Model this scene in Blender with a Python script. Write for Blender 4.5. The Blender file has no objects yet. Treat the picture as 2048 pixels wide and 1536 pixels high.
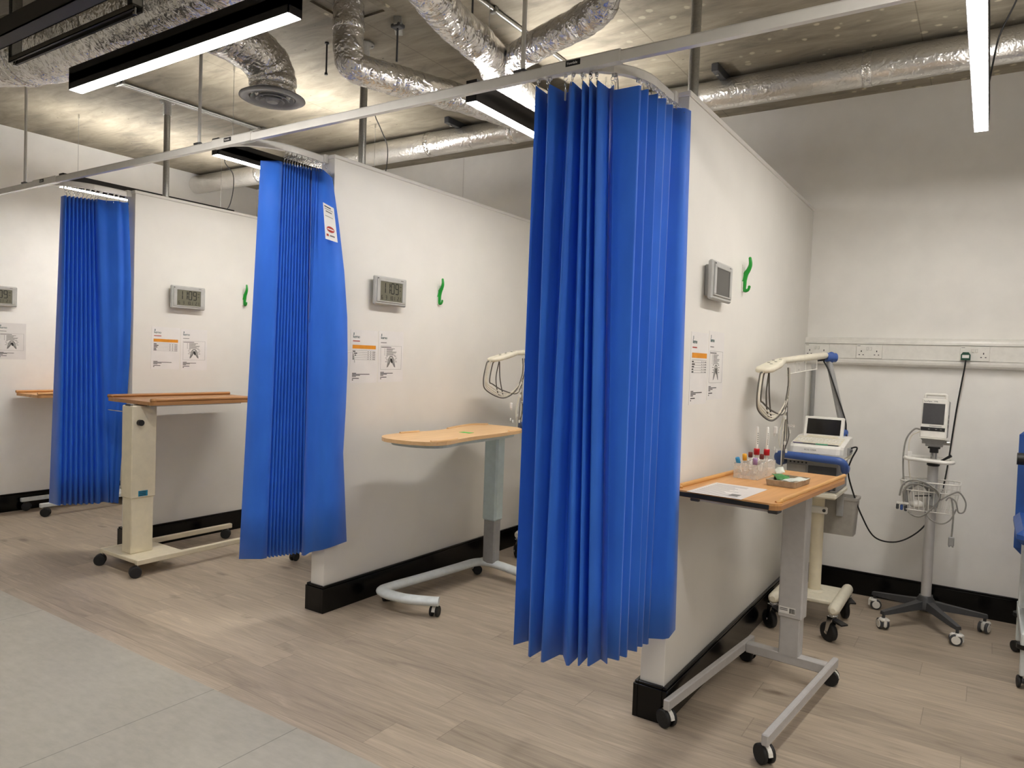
import bpy, bmesh, math, random
from mathutils import Vector, Matrix
random.seed(11)
D = bpy.data
SC = bpy.context.scene
COL = SC.collection
PI = math.pi
V = Vector

# ------------------------------------------------------------------ materials
def lin(c):
    def f(x):
        x /= 255.0
        return x / 12.92 if x <= 0.04045 else ((x + 0.055) / 1.055) ** 2.4
    return (f(c[0]), f(c[1]), f(c[2]), 1.0)

class NT:
    def __init__(self, name):
        self.m = D.materials.new(name); self.m.use_nodes = True
        self.t = self.m.node_tree; self.t.nodes.clear()
        self.out = self.n('ShaderNodeOutputMaterial')
    def n(self, typ, **kw):
        nd = self.t.nodes.new(typ)
        for k, v in kw.items(): setattr(nd, k, v)
        return nd
    def l(self, a, b): self.t.links.new(a, b)
    def bsdf(self, rough=0.5, metal=0.0, color=None):
        b = self.n('ShaderNodeBsdfPrincipled')
        b.inputs['Roughness'].default_value = rough
        b.inputs['Metallic'].default_value = metal
        if color is not None: b.inputs['Base Color'].default_value = color
        self.l(b.outputs[0], self.out.inputs[0])
        return b
    def coord(self, kind='Object', scale=(1, 1, 1), loc=(0, 0, 0)):
        tc = self.n('ShaderNodeTexCoord'); mp = self.n('ShaderNodeMapping')
        mp.inputs['Scale'].default_value = scale; mp.inputs['Location'].default_value = loc
        self.l(tc.outputs[kind], mp.inputs[0]); return mp.outputs[0]
    def noise(self, vec, scale, detail=3, rough=0.55, dist=0.0):
        n = self.n('ShaderNodeTexNoise'); n.inputs['Scale'].default_value = scale
        n.inputs['Detail'].default_value = detail; n.inputs['Roughness'].default_value = rough
        n.inputs['Distortion'].default_value = dist
        self.l(vec, n.inputs['Vector']); return n.outputs['Fac']
    def ramp(self, fac, stops, interp='LINEAR'):
        r = self.n('ShaderNodeValToRGB'); r.color_ramp.interpolation = interp
        e = r.color_ramp.elements
        while len(e) < len(stops): e.new(0.5)
        for i, (p, c) in enumerate(stops):
            e[i].position = p; e[i].color = c if len(c) == 4 else (c[0], c[1], c[2], 1)
        self.l(fac, r.inputs[0]); return r.outputs[0]
    def mix(self, fac, a, b, mode='MIX'):
        m = self.n('ShaderNodeMix', data_type='RGBA', blend_type=mode)
        for sock, val in ((m.inputs[0], fac), (m.inputs[6], a), (m.inputs[7], b)):
            if hasattr(val, 'links'): self.l(val, sock)
            else: sock.default_value = val
        return m.outputs[2]
    def math(self, op, a, b=None, c=None):
        m = self.n('ShaderNodeMath', operation=op)
        for s, v in zip(m.inputs, (a, b, c)):
            if v is None: continue
            if hasattr(v, 'links'): self.l(v, s)
            else: s.default_value = v
        return m.outputs[0]
    def bump(self, b, h, strength=0.2, dist=0.01):
        bp = self.n('ShaderNodeBump'); bp.inputs['Strength'].default_value = strength
        bp.inputs['Distance'].default_value = dist
        self.l(h, bp.inputs['Height']); self.l(bp.outputs[0], b.inputs['Normal'])

def simple(name, c, rough=0.5, metal=0.0, var=0.05, nscale=30, bump=0.0, spec=None, coat=0.0):
    t = NT(name); b = t.bsdf(rough, metal)
    v = t.coord(); f = t.noise(v, nscale)
    lo = lin([max(0, x * (1 - var)) for x in c]); hi = lin([min(255, x * (1 + var)) for x in c])
    t.l(t.ramp(f, [(0.3, lo), (0.7, hi)]), b.inputs['Base Color'])
    if bump: t.bump(b, t.noise(v, nscale * 4), bump, 0.002)
    if spec is not None: b.inputs['Specular IOR Level'].default_value = spec
    if coat: b.inputs['Coat Weight'].default_value = coat
    return t.m

M = {}
M['paint'] = simple('wall_paint', (245, 243, 238), 0.6, var=0.012, nscale=6, bump=0.03, spec=0.35)
M['laminate'] = simple('partition_laminate', (229, 226, 219), 0.38, var=0.01, nscale=4, spec=0.4)
M['captrim'] = simple('cap_trim', (228, 225, 219), 0.4, var=0.01, nscale=8)
M['skirting'] = simple('black_gloss_skirting', (5, 5, 6), 0.2, var=0.15, nscale=8, bump=0.02, spec=0.3)
M['alu_white'] = simple('white_powder_rail', (226, 223, 216), 0.2, var=0.02, nscale=12, coat=0.3)
M['white_plastic'] = simple('white_plastic', (232, 230, 223), 0.35, var=0.02)
M['cream_plastic'] = simple('cream_plastic', (226, 220, 200), 0.38, var=0.025)
M['cream_metal'] = simple('cream_metal', (226, 216, 190), 0.42, var=0.02, nscale=20)
M['grey_metal'] = simple('pale_grey_metal', (186, 184, 182), 0.4, var=0.02)
M['white_metal'] = simple('white_metal', (214, 220, 220), 0.35, var=0.03)
M['paleblue_metal'] = simple('pale_blue_metal', (190, 206, 206), 0.42, var=0.02)
M['mid_grey'] = simple('mid_grey_plastic', (150, 150, 148), 0.45, var=0.03)
M['bin_grey'] = simple('bin_grey_plastic', (158, 154, 146), 0.5, var=0.03)
M['dark_grey'] = simple('dark_grey_plastic', (66, 67, 69), 0.45, var=0.05)
M['black'] = simple('black_plastic', (20, 20, 21), 0.42, var=0.1)
M['rubber'] = simple('black_rubber', (26, 26, 27), 0.6, var=0.1)
M['fixture'] = simple('black_fixture_paint', (22, 19, 18), 0.5, var=0.06)
M['chrome'] = simple('chrome', (200, 200, 200), 0.15, 1.0, var=0.02)
M['galv'] = simple('galvanised_steel', (172, 172, 168), 0.34, 0.85, var=0.05, nscale=120)
M['strut'] = simple('dark_strut_steel', (92, 90, 86), 0.4, 0.8, var=0.05, nscale=120)
M['diffuser'] = simple('grey_diffuser_enamel', (146, 146, 146), 0.4, var=0.03)
M['blue_rail'] = simple('blue_plastic', (62, 92, 158), 0.38, var=0.03)
M['chair_blue'] = simple('blue_vinyl', (40, 84, 160), 0.42, var=0.05, nscale=12, bump=0.05)
M['green'] = simple('green_plastic', (22, 148, 46), 0.35, var=0.04)
M['clock'] = simple('silver_clock_plastic', (184, 184, 180), 0.38, 0.1, var=0.02)
M['lcd'] = simple('lcd_glass', (108, 106, 90), 0.3, var=0.03)
M['lcd_dark'] = simple('lcd_glass_dark', (70, 69, 66), 0.22, var=0.03)
M['ink'] = simple('printed_ink', (34, 33, 31), 0.6, var=0.1)
M['lcd_ink'] = simple('lcd_segment', (12, 12, 10), 0.6, var=0.1)
M['ink_grey'] = simple('printed_grey_ink', (122, 121, 118), 0.6, var=0.06)
M['ink_teal'] = simple('printed_teal_ink', (44, 84, 84), 0.6, var=0.08)
M['ink_red'] = simple('printed_red_ink', (176, 62, 50), 0.6, var=0.08)
M['ink_orange'] = simple('printed_orange_ink', (224, 146, 30), 0.6, var=0.04)
M['paper'] = simple('white_paper', (232, 229, 226), 0.32, var=0.012, nscale=10, coat=0.25)
M['label'] = simple('white_label', (236, 234, 230), 0.5, var=0.012)
M['teal_label'] = simple('teal_label', (30, 132, 166), 0.45, var=0.05)
M['tag_green'] = simple('green_sticker', (60, 190, 70), 0.5, var=0.03)
M['screen'] = simple('dark_screen', (24, 23, 23), 0.16, var=0.08)
M['screen_grey'] = simple('grey_screen', (62, 61, 61), 0.22, var=0.04)
M['cable_black'] = simple('black_cable', (17, 17, 18), 0.5, var=0.1)
M['cable_grey'] = simple('grey_cable', (140, 138, 132), 0.5, var=0.06)
M['cable_dark'] = simple('dark_grey_cable', (92, 88, 80), 0.5, var=0.08)
M['cable_cream'] = simple('cream_cable', (222, 216, 200), 0.5, var=0.04)
M['red_cap'] = simple('red_cap_plastic', (196, 16, 34), 0.38, var=0.05)
M['brown_cap'] = simple('maroon_cap_plastic', (112, 48, 44), 0.45, var=0.06)
M['yellow_cap'] = simple('yellow_cap_plastic', (244, 176, 48), 0.4, var=0.04)
M['cyan_cap'] = simple('blue_cap_plastic', (52, 150, 206), 0.4, var=0.04)
M['purple_cap'] = simple('purple_cap_plastic', (164, 132, 178), 0.4, var=0.04)
M['pulp'] = simple('grey_pulp_tray', (166, 152, 130), 0.8, var=0.06, nscale=80, bump=0.2)
M['green_foil'] = simple('green_sachet_foil', (56, 128, 62), 0.35, var=0.2, nscale=60)
M['white_foil'] = simple('white_sachet_foil', (220, 226, 216), 0.3, var=0.04, nscale=60)
M['purple_key'] = simple('purple_key', (120, 112, 142), 0.4, var=0.05)
M['green_key'] = simple('green_key', (96, 168, 136), 0.4, var=0.05)
M['dark_hole'] = simple('socket_hole', (18, 18, 18), 0.6, var=0.1)
M['plug_green'] = simple('plug_tester_green', (20, 70, 52), 0.4, var=0.08)

def m_emit():
    t = NT('lit_diffuser' if LIGHT > 20 else 'soft_lit_diffuser'); e = t.n('ShaderNodeEmission')
    v = t.coord(); f = t.noise(v, 2.0, 1)
    t.l(t.ramp(f, [(0.0, (1.0, 0.952, 0.905, 1)), (1.0, (1.0, 0.957, 0.915, 1))]), e.inputs[0])
    e.inputs[1].default_value = LIGHT
    t.l(e.outputs[0], t.out.inputs[0]); return t.m
LIGHT = 32.0
M['emit'] = m_emit()
LIGHT = 27.0
M['emit_aisle'] = m_emit()
LIGHT = 7.0
M['emit_soft'] = m_emit()

def m_clear():
    t = NT('clear_plastic'); tr = t.n('ShaderNodeBsdfTransparent'); b = t.n('ShaderNodeBsdfPrincipled')
    b.inputs['Base Color'].default_value = lin((236, 232, 224)); b.inputs['Roughness'].default_value = 0.12
    v = t.coord(); f = t.noise(v, 40)
    mx = t.n('ShaderNodeMixShader')
    t.l(t.ramp(f, [(0.2, (0.24, 0.24, 0.24, 1)), (0.8, (0.36, 0.36, 0.36, 1))]), mx.inputs[0])
    t.l(tr.outputs[0], mx.inputs[1]); t.l(b.outputs[0], mx.inputs[2]); t.l(mx.outputs[0], t.out.inputs[0])
    return t.m
M['clear'] = m_clear()

def m_concrete():
    t = NT('cast_concrete'); b = t.bsdf(0.75)
    v = t.coord()
    big = t.noise(v, 0.9, 5, 0.6); mid = t.noise(t.coord(scale=(1, 3.2, 1)), 3.0, 6, 0.65, 0.5)
    base = t.ramp(big, [(0.3, lin((112, 105, 91))), (0.55, lin((136, 128, 112))), (0.75, lin((160, 151, 131)))])
    c = t.mix(0.55, base, t.ramp(mid, [(0.3, lin((94, 88, 77))), (0.7, lin((176, 166, 146)))]))
    # pale round spatters, denser towards the +X end
    vo = t.n('ShaderNodeTexVoronoi', feature='F1'); vo.inputs['Scale'].default_value = 11.0
    t.l(t.coord(), vo.inputs['Vector'])
    nz = t.noise(v, 22, 2)
    d = t.math('ADD', vo.outputs['Distance'], t.math('MULTIPLY', nz, 0.35))
    spot = t.ramp(d, [(0.30, (1, 1, 1, 1)), (0.38, (0, 0, 0, 1))])
    sx = t.n('ShaderNodeSeparateXYZ'); t.l(t.coord(), sx.inputs[0])
    dens = t.ramp(t.math('MULTIPLY_ADD', sx.outputs[0], 0.25, 0.62), [(0.1, (0, 0, 0, 1)), (0.4, (0.8, 0.8, 0.8, 1))])
    c = t.mix(t.math('MULTIPLY', spot, dens), c, lin((204, 193, 166)))
    # dark blow holes
    vo2 = t.n('ShaderNodeTexVoronoi', feature='F1'); vo2.inputs['Scale'].default_value = 5.0
    t.l(t.coord(scale=(1, 2.2, 1)), vo2.inputs['Vector'])
    hole = t.ramp(t.math('ADD', vo2.outputs['Distance'], t.math('MULTIPLY', t.noise(v, 30), 0.1)), [(0.075, (1, 1, 1, 1)), (0.10, (0, 0, 0, 1))])
    c = t.mix(t.math('MULTIPLY', hole, 0.8), c, lin((52, 46, 38)))
    # board joints across the slab
    def joint(axis, period, off):
        fr = t.math('FRACT', t.math('MULTIPLY_ADD', sx.outputs[axis], 1.0 / period, off))
        return t.math('LESS_THAN', fr, 0.006 / period)
    j = t.math('MAXIMUM', joint(0, 1.22, 0.31), joint(1, 2.44, 0.13))
    c = t.mix(t.math('MULTIPLY', j, 0.5), c, lin((88, 80, 66)))
    t.l(c, b.inputs['Base Color'])
    t.bump(b, t.math('ADD', mid, t.math('MULTIPLY', hole, -1.0)), 0.25, 0.01)
    return t.m
M['concrete'] = m_concrete()

def m_planks():
    t = NT('wood_plank_vinyl'); b = t.bsdf(0.42)
    sx = t.n('ShaderNodeSeparateXYZ'); t.l(t.coord(), sx.inputs[0])
    W, L = 0.18, 1.0
    yy = t.math('MULTIPLY_ADD', sx.outputs[1], 1 / W, -0.4111)   # row borders at y = 1.874 + k W
    row = t.math('FLOOR', yy); fy = t.math('FRACT', yy)
    wn = t.n('ShaderNodeTexWhiteNoise', noise_dimensions='1D'); t.l(row, wn.inputs['W'])
    xx = t.math('ADD', t.math('MULTIPLY', sx.outputs[0], 1 / L), t.math('MULTIPLY', wn.outputs['Value'], 7.0))
    col = t.math('FLOOR', xx); fx = t.math('FRACT', xx)
    cid = t.n('ShaderNodeCombineXYZ'); t.l(row, cid.inputs[0]); t.l(col, cid.inputs[1])
    wc = t.n('ShaderNodeTexWhiteNoise', noise_dimensions='3D'); t.l(cid.outputs[0], wc.inputs['Vector'])
    # grain coordinates shifted per plank
    gv = t.n('ShaderNodeCombineXYZ')
    t.l(t.math('MULTIPLY_ADD', sx.outputs[0], 1.5, t.math('MULTIPLY', wc.outputs['Value'], 37.0)), gv.inputs[0])
    t.l(t.math('MULTIPLY_ADD', sx.outputs[1], 13.0, t.math('MULTIPLY', wc.outputs['Value'], 91.0)), gv.inputs[1])
    g1 = t.noise(gv.outputs[0], 1.0, 6, 0.62, 1.9)
    gv2 = t.n('ShaderNodeCombineXYZ')
    t.l(t.math('MULTIPLY_ADD', sx.outputs[0], 5.0, t.math('MULTIPLY', wc.outputs['Value'], 17.0)), gv2.inputs[0])
    t.l(t.math('MULTIPLY', sx.outputs[1], 120.0), gv2.inputs[1])
    g2 = t.noise(gv2.outputs[0], 1.0, 3, 0.6)
    tone = t.ramp(wc.outputs['Value'], [(0.0, lin((138, 126, 111))), (0.35, lin((162, 149, 133))), (0.7, lin((180, 166, 147))), (1.0, lin((212, 195, 172)))])
    c = t.mix(0.56, tone, t.ramp(g1, [(0.26, lin((104, 91, 78))), (0.42, lin((160, 146, 129))), (0.58, lin((182, 167, 148))), (0.74, lin((222, 206, 182)))]))
    c = t.mix(0.22, c, t.ramp(g2, [(0.35, lin((134, 120, 105))), (0.65, lin((206, 190, 168)))]))
    # knots
    vo = t.n('ShaderNodeTexVoronoi', feature='F1'); vo.inputs['Scale'].default_value = 1.0
    kv = t.n('ShaderNodeCombineXYZ')
    t.l(t.math('MULTIPLY', sx.outputs[0], 1.9), kv.inputs[0]); t.l(t.math('MULTIPLY', sx.outputs[1], 4.6), kv.inputs[1])
    t.l(kv.outputs[0], vo.inputs['Vector'])
    kd = t.math('ADD', vo.outputs['Distance'], t.math('MULTIPLY', t.noise(t.coord(), 30), 0.12))
    c = t.mix(t.math('MULTIPLY', t.ramp(kd, [(0.10, (1, 1, 1, 1)), (0.20, (0, 0, 0, 1))]), 0.65), c, lin((88, 72, 56)))
    e = t.math('MAXIMUM', t.math('LESS_THAN', fy, 0.012), t.math('LESS_THAN', fx, 0.003))
    c = t.mix(t.math('MULTIPLY', e, 0.4), c, lin((96, 84, 70)))
    t.l(c, b.inputs['Base Color'])
    t.l(t.ramp(g2, [(0.3, (0.36,) * 3 + (1,)), (0.7, (0.5,) * 3 + (1,))]), b.inputs['Roughness'])
    t.bump(b, g2, 0.05, 0.002)
    return t.m
M['planks'] = m_planks()

def m_aisle():
    t = NT('grey_aisle_vinyl'); b = t.bsdf(0.45)
    v = t.coord()
    a = t.noise(v, 2.2, 6, 0.62, 0.4); f = t.noise(t.coord(scale=(1, 2.4, 1)), 14, 4, 0.6)
    c = t.ramp(a, [(0.25, lin((164, 160, 148))), (0.55, lin((178, 174, 162))), (0.8, lin((190, 185, 172)))])
    c = t.mix(0.25, c, t.ramp(f, [(0.3, lin((150, 146, 136))), (0.7, lin((198, 193, 182)))]))
    sx = t.n('ShaderNodeSeparateXYZ'); t.l(t.coord(), sx.inputs[0])
    def seam(x0):
        fr = t.math('FRACT', t.math('MULTIPLY_ADD', sx.outputs[0], 0.5, -x0 * 0.5))
        return t.math('LESS_THAN', fr, 0.0022)
    s = t.math('MAXIMUM', seam(-2.613), seam(-2.099))
    c = t.mix(t.math('MULTIPLY', s, 0.55), c, lin((96, 92, 84)))
    vo = t.n('ShaderNodeTexVoronoi', feature='F1'); vo.inputs['Scale'].default_value = 6.0; t.l(v, vo.inputs['Vector'])
    c = t.mix(t.ramp(vo.outputs['Distance'], [(0.015, (0.6, 0.6, 0.6, 1)), (0.03, (0, 0, 0, 1))]), c, lin((84, 80, 74)))
    t.l(c, b.inputs['Base Color']); t.bump(b, f, 0.04, 0.002)
    return t.m
M['aisle'] = m_aisle()

def m_foil(name, wrink, rough, scale):
    t = NT(name); b = t.bsdf(rough, .88)
    v = t.coord()
    def ridged(sc, det, dist):
        n = t.n('ShaderNodeTexNoise'); n.noise_type = 'RIDGED_MULTIFRACTAL'
        n.inputs['Scale'].default_value = sc; n.inputs['Detail'].default_value = det; n.inputs['Roughness'].default_value = .5
        n.inputs['Distortion'].default_value = dist
        t.l(v, n.inputs['Vector']); return n.outputs['Fac']
    n1 = ridged(scale, 3, .7); n2 = ridged(scale * 2.7, 2, .4); big = t.noise(v, 3.0, 3)
    t.l(t.ramp(big, [(0.3, lin((206, 204, 200))), (0.7, lin((236, 234, 230)))]), b.inputs['Base Color'])
    h = t.math('ADD', t.math('MULTIPLY', n1, .5), t.math('MULTIPLY', n2, 0.22))
    t.bump(b, h, wrink, 0.03)
    return t.m
M['foil'] = m_foil('crinkled_foil', 0.95, 0.27, 20)
M['foil_smooth'] = m_foil('smooth_foil', 0.38, 0.29, 24)
M['tape'] = m_foil('foil_tape', 0.6, 0.2, 34)

def m_wood(name, c1, c2, rough=0.4, axis=1):
    t = NT(name); b = t.bsdf(rough)
    sc = (26, 2.2, 26) if axis == 1 else (2.2, 26, 26)
    g = t.noise(t.coord(scale=sc), 1.0, 5, 0.6, 0.6); g2 = t.noise(t.coord(scale=[s * 4 for s in sc]), 1.0, 2)
    c = t.ramp(g, [(0.3, lin(c1)), (0.7, lin(c2))])
    c = t.mix(0.2, c, t.ramp(g2, [(0.3, lin(c1)), (0.7, lin(c2))]))
    t.l(c, b.inputs['Base Color']); return t.m
M['oak'] = m_wood('oak_laminate', (196, 140, 82), (222, 170, 110), 0.38)
M['oak_lip'] = m_wood('oak_lipping', (200, 146, 78), (222, 172, 104), 0.35)
M['beech'] = m_wood('beech_laminate', (216, 172, 118), (234, 196, 146), 0.4)
M['brown_wood'] = m_wood('brown_laminate', (160, 112, 66), (186, 136, 86), 0.38)

def m_fabric():
    t = NT('blue_curtain_fabric')
    b = t.n('ShaderNodeBsdfPrincipled'); b.inputs['Roughness'].default_value = 0.62
    b.inputs['Sheen Weight'].default_value = 0.3
    v = t.coord(); n = t.noise(t.coord(scale=(3, 3, 1)), 3.0, 3)
    c = t.ramp(n, [(0.25, lin((38, 114, 232))), (0.75, lin((50, 130, 246)))])
    t.l(c, b.inputs['Base Color'])
    w = t.noise(v, 260, 2); w2 = t.noise(t.coord(scale=(1, 1, 0.6)), 6, 3)
    t.bump(b, t.math('ADD', t.math('MULTIPLY', w, 0.12), w2), 0.12, 0.01)
    tl = t.n('ShaderNodeBsdfTranslucent'); t.l(c, tl.inputs[0])
    mx = t.n('ShaderNodeMixShader'); mx.inputs[0].default_value = 0.2
    t.l(b.outputs[0], mx.inputs[1]); t.l(tl.outputs[0], mx.inputs[2]); t.l(mx.outputs[0], t.out.inputs[0])
    return t.m
M['fabric'] = m_fabric()

# ------------------------------------------------------------------ mesh builder
class MB:
    def __init__(self): self.v = []; self.f = []; self.fm = []; self.fs = []; self.mats = []
    def mi(self, mat):
        if mat not in self.mats: self.mats.append(mat)
        return self.mats.index(mat)
    def add(self, vs, fs, mat, smooth=False, X=None):
        o = len(self.v); k = self.mi(mat)
        for p in vs: self.v.append(tuple((X @ V(p)) if X else p))
        for f in fs: self.f.append([o + i for i in f]); self.fm.append(k); self.fs.append(smooth)
        return self
    def box(self, c, s, mat, bev=0.0, X=None):
        hx, hy, hz = s[0] / 2, s[1] / 2, s[2] / 2
        T = Matrix.Translation(c); X = (X @ T) if X else T
        if bev <= 0:
            vs = [(sx * hx, sy * hy, sz * hz) for sx in (-1, 1) for sy in (-1, 1) for sz in (-1, 1)]
            fs = [(0, 1, 3, 2), (4, 6, 7, 5), (0, 4, 5, 1), (2, 3, 7, 6), (0, 2, 6, 4), (1, 5, 7, 3)]
            return self.add(vs, fs, mat, False, X)
        bev = min(bev, hx * .95, hy * .95, hz * .95)
        h = (hx, hy, hz); vs = []; idx = {}
        for sx in (-1, 1):
            for sy in (-1, 1):
                for sz in (-1, 1):
                    sg = (sx, sy, sz)
                    for a in range(3):
                        p = [sg[i] * (h[i] if i == a else h[i] - bev) for i in range(3)]
                        idx[(sg, a)] = len(vs); vs.append(tuple(p))
        fs = []
        for a in range(3):
            b, c2 = (a + 1) % 3, (a + 2) % 3
            for s0 in (-1, 1):
                q = []
                for sb, sc in ((-1, -1), (1, -1), (1, 1), (-1, 1)):
                    g = [0, 0, 0]; g[a] = s0; g[b] = sb; g[c2] = sc; q.append(idx[(tuple(g), a)])
                fs.append(q)
            for sb in (-1, 1):
                for sc in (-1, 1):
                    g0 = [0, 0, 0]; g1 = [0, 0, 0]
                    g0[a], g0[b], g0[c2] = -1, sb, sc; g1[a], g1[b], g1[c2] = 1, sb, sc
                    g0, g1 = tuple(g0), tuple(g1)
                    fs.append([idx[(g0, b)], idx[(g1, b)], idx[(g1, c2)], idx[(g0, c2)]])
        for sx in (-1, 1):
            for sy in (-1, 1):
                for sz in (-1, 1):
                    g = (sx, sy, sz); fs.append([idx[(g, 0)], idx[(g, 1)], idx[(g, 2)]])
        return self.add(vs, fs, mat, False, X)
    def bx(self, x0, x1, y0, y1, z0, z1, mat, bev=0.0, X=None):
        return self.box(((x0 + x1) / 2, (y0 + y1) / 2, (z0 + z1) / 2), (abs(x1 - x0), abs(y1 - y0), abs(z1 - z0)), mat, bev, X)
    def tube(self, pts, r, mat, n=8, closed=False, caps=True, X=None, squash=None, smooth=True):
        pts = [V(p) for p in pts]; m = len(pts)
        rr = r if isinstance(r, (list, tuple)) else [r] * m
        tans = []
        for i in range(m):
            a = pts[(i - 1) % m] if (closed or i > 0) else pts[i]
            b = pts[(i + 1) % m] if (closed or i < m - 1) else pts[i]
            d = b - a; tans.append(d.normalized() if d.length > 1e-9 else V((0, 0, 1)))
        up = V((0, 0, 1))
        if abs(tans[0].dot(up)) > 0.95: up = V((1, 0, 0))
        nrm = (up - tans[0] * up.dot(tans[0])).normalized()
        vs = []
        for i in range(m):
            t = tans[i]; nrm = nrm - t * nrm.dot(t)
            if nrm.length < 1e-6: nrm = t.orthogonal()
            nrm.normalize(); bn = t.cross(nrm)
            s1, s2 = squash if squash else (1, 1)
            for k in range(n):
                a = 2 * PI * k / n
                vs.append(tuple(pts[i] + nrm * (math.cos(a) * rr[i] * s1) + bn * (math.sin(a) * rr[i] * s2)))
        fs = []
        for i in range(m if closed else m - 1):
            j = (i + 1) % m
            for k in range(n):
                k2 = (k + 1) % n; fs.append([i * n + k, i * n + k2, j * n + k2, j * n + k])
        self.add(vs, fs, mat, smooth, X)
        if caps and not closed:
            self.add(vs[:n], [list(range(n))], mat, False, X); self.add(vs[-n:], [list(range(n))], mat, False, X)
        return self
    def cyl(self, p0, p1, r, mat, n=16, r1=None, X=None):
        return self.tube([p0, p1], [r, r if r1 is None else r1], mat, n, X=X)
    def lathe(self, prof, mat, n=24, X=None, smooth=True, close=False):
        vs = []; fs = []
        for (r, z) in prof:
            for k in range(n):
                a = 2 * PI * k / n; vs.append((r * math.cos(a), r * math.sin(a), z))
        m = len(prof)
        for i in range(m if close else m - 1):
            j = (i + 1) % m
            for k in range(n):
                k2 = (k + 1) % n; fs.append([i * n + k, i * n + k2, j * n + k2, j * n + k])
        return self.add(vs, fs, mat, smooth, X)
    def prism(self, poly, z0, z1, mat, X=None, smooth=False):
        n = len(poly)
        vs = [(p[0], p[1], z0) for p in poly] + [(p[0], p[1], z1) for p in poly]
        fs = [list(range(n)), [n + i for i in range(n)]] + [[i, (i + 1) % n, n + (i + 1) % n, n + i] for i in range(n)]
        return self.add(vs, fs, mat, smooth, X)
    def ball(self, c, r, mat, X=None, n=12, sc=(1, 1, 1)):
        vs = []; fs = []; rings = n // 2
        for i in range(rings + 1):
            th = PI * i / rings
            for k in range(n):
                ph = 2 * PI * k / n
                vs.append((c[0] + r * sc[0] * math.sin(th) * math.cos(ph), c[1] + r * sc[1] * math.sin(th) * math.sin(ph), c[2] + r * sc[2] * math.cos(th)))
        for i in range(rings):
            for k in range(n):
                k2 = (k + 1) % n; fs.append([i * n + k, (i + 1) * n + k, (i + 1) * n + k2, i * n + k2])
        return self.add(vs, fs, mat, True, X)
    def quad(self, a, b, c, d, mat, X=None): return self.add([a, b, c, d], [(0, 1, 2, 3)], mat, False, X)
    def ring(self, c, R, r, mat, axis='z', n=14, m=5, X=None):
        pts = []
        for k in range(n):
            a = 2 * PI * k / n; u, w = R * math.cos(a), R * math.sin(a)
            p = {'z': (u, w, 0), 'x': (0, u, w), 'y': (u, 0, w)}[axis]
            pts.append((c[0] + p[0], c[1] + p[1], c[2] + p[2]))
        return self.tube(pts, r, mat, m, closed=True, X=X)
    def build(self, name, parent=None, label=None, weld=True):
        me = D.meshes.new(name); me.from_pydata(self.v, [], self.f)
        for mt in self.mats: me.materials.append(mt)
        for p, k, s in zip(me.polygons, self.fm, self.fs): p.material_index = k; p.use_smooth = s
        bm = bmesh.new(); bm.from_mesh(me); bmesh.ops.recalc_face_normals(bm, faces=bm.faces); bm.to_mesh(me); bm.free()
        me.update()
        o = D.objects.new(name, me); COL.objects.link(o)
        if parent is not None: o.parent = parent
        if label: o['label'] = label
        return o

def tag(o, label, cat, group=None, kind=None):
    o['label'] = label; o['category'] = cat
    if group: o['group'] = group
    if kind: o['kind'] = kind
    return o
def thing(name, label, cat, loc=(0, 0, 0), rz=0.0, group=None):
    o = D.objects.new(name, None); o.empty_display_size = 0.05; COL.objects.link(o)
    o.location = loc; o.rotation_euler = (0, 0, rz)
    return tag(o, label, cat, group)
def struct(o): o['kind'] = 'structure'; return o
def dup(root, loc, label, rz=None, skip=()):
    kids = [c for c in D.objects if c.parent == root]
    r = root.copy(); COL.objects.link(r); r.location = loc; r['label'] = label
    if rz is not None: r.rotation_euler = (0, 0, rz)
    for ch in kids:
        if ch.name.split('.')[0] in skip: continue
        c = ch.copy(); COL.objects.link(c); c.parent = r
        for g in [g for g in D.objects if g.parent == ch]:
            d = g.copy(); COL.objects.link(d); d.parent = c
    return r
def smooth_path(P, k=6, closed=False):
    P = [V(p) for p in P]; n = len(P); out = []
    for i in range(n if closed else n - 1):
        if closed: a, b, c, d = P[(i - 1) % n], P[i], P[(i + 1) % n], P[(i + 2) % n]
        else: a, b, c, d = P[max(i - 1, 0)], P[i], P[i + 1], P[min(i + 2, n - 1)]
        for s in range(k):
            t = s / k
            out.append(0.5 * ((2 * b) + (c - a) * t + (2 * a - 5 * b + 4 * c - d) * t * t + (3 * b - a - 3 * c + d) * t ** 3))
    if not closed: out.append(P[-1])
    return out
def round_path(P, rad, k=6):
    P = [V(p) for p in P]; out = [P[0]]
    for i in range(1, len(P) - 1):
        a = P[i - 1] - P[i]; b = P[i + 1] - P[i]
        r = min(rad, a.length * .49, b.length * .49)
        p0 = P[i] + a.normalized() * r; p1 = P[i] + b.normalized() * r
        for s in range(k + 1):
            t = s / k; out.append((1 - t) ** 2 * p0 + 2 * t * (1 - t) * P[i] + t * t * p1)
    out.append(P[-1]); return out
def rrect(x0, x1, y0, y1, r, k=5):
    out = []
    for cx, cy, a0 in ((x1 - r, y1 - r, 0), (x0 + r, y1 - r, 90), (x0 + r, y0 + r, 180), (x1 - r, y0 + r, 270)):
        for s in range(k + 1):
            a = math.radians(a0 + 90 * s / k); out.append((cx + r * math.cos(a), cy + r * math.sin(a)))
    return out
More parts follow.
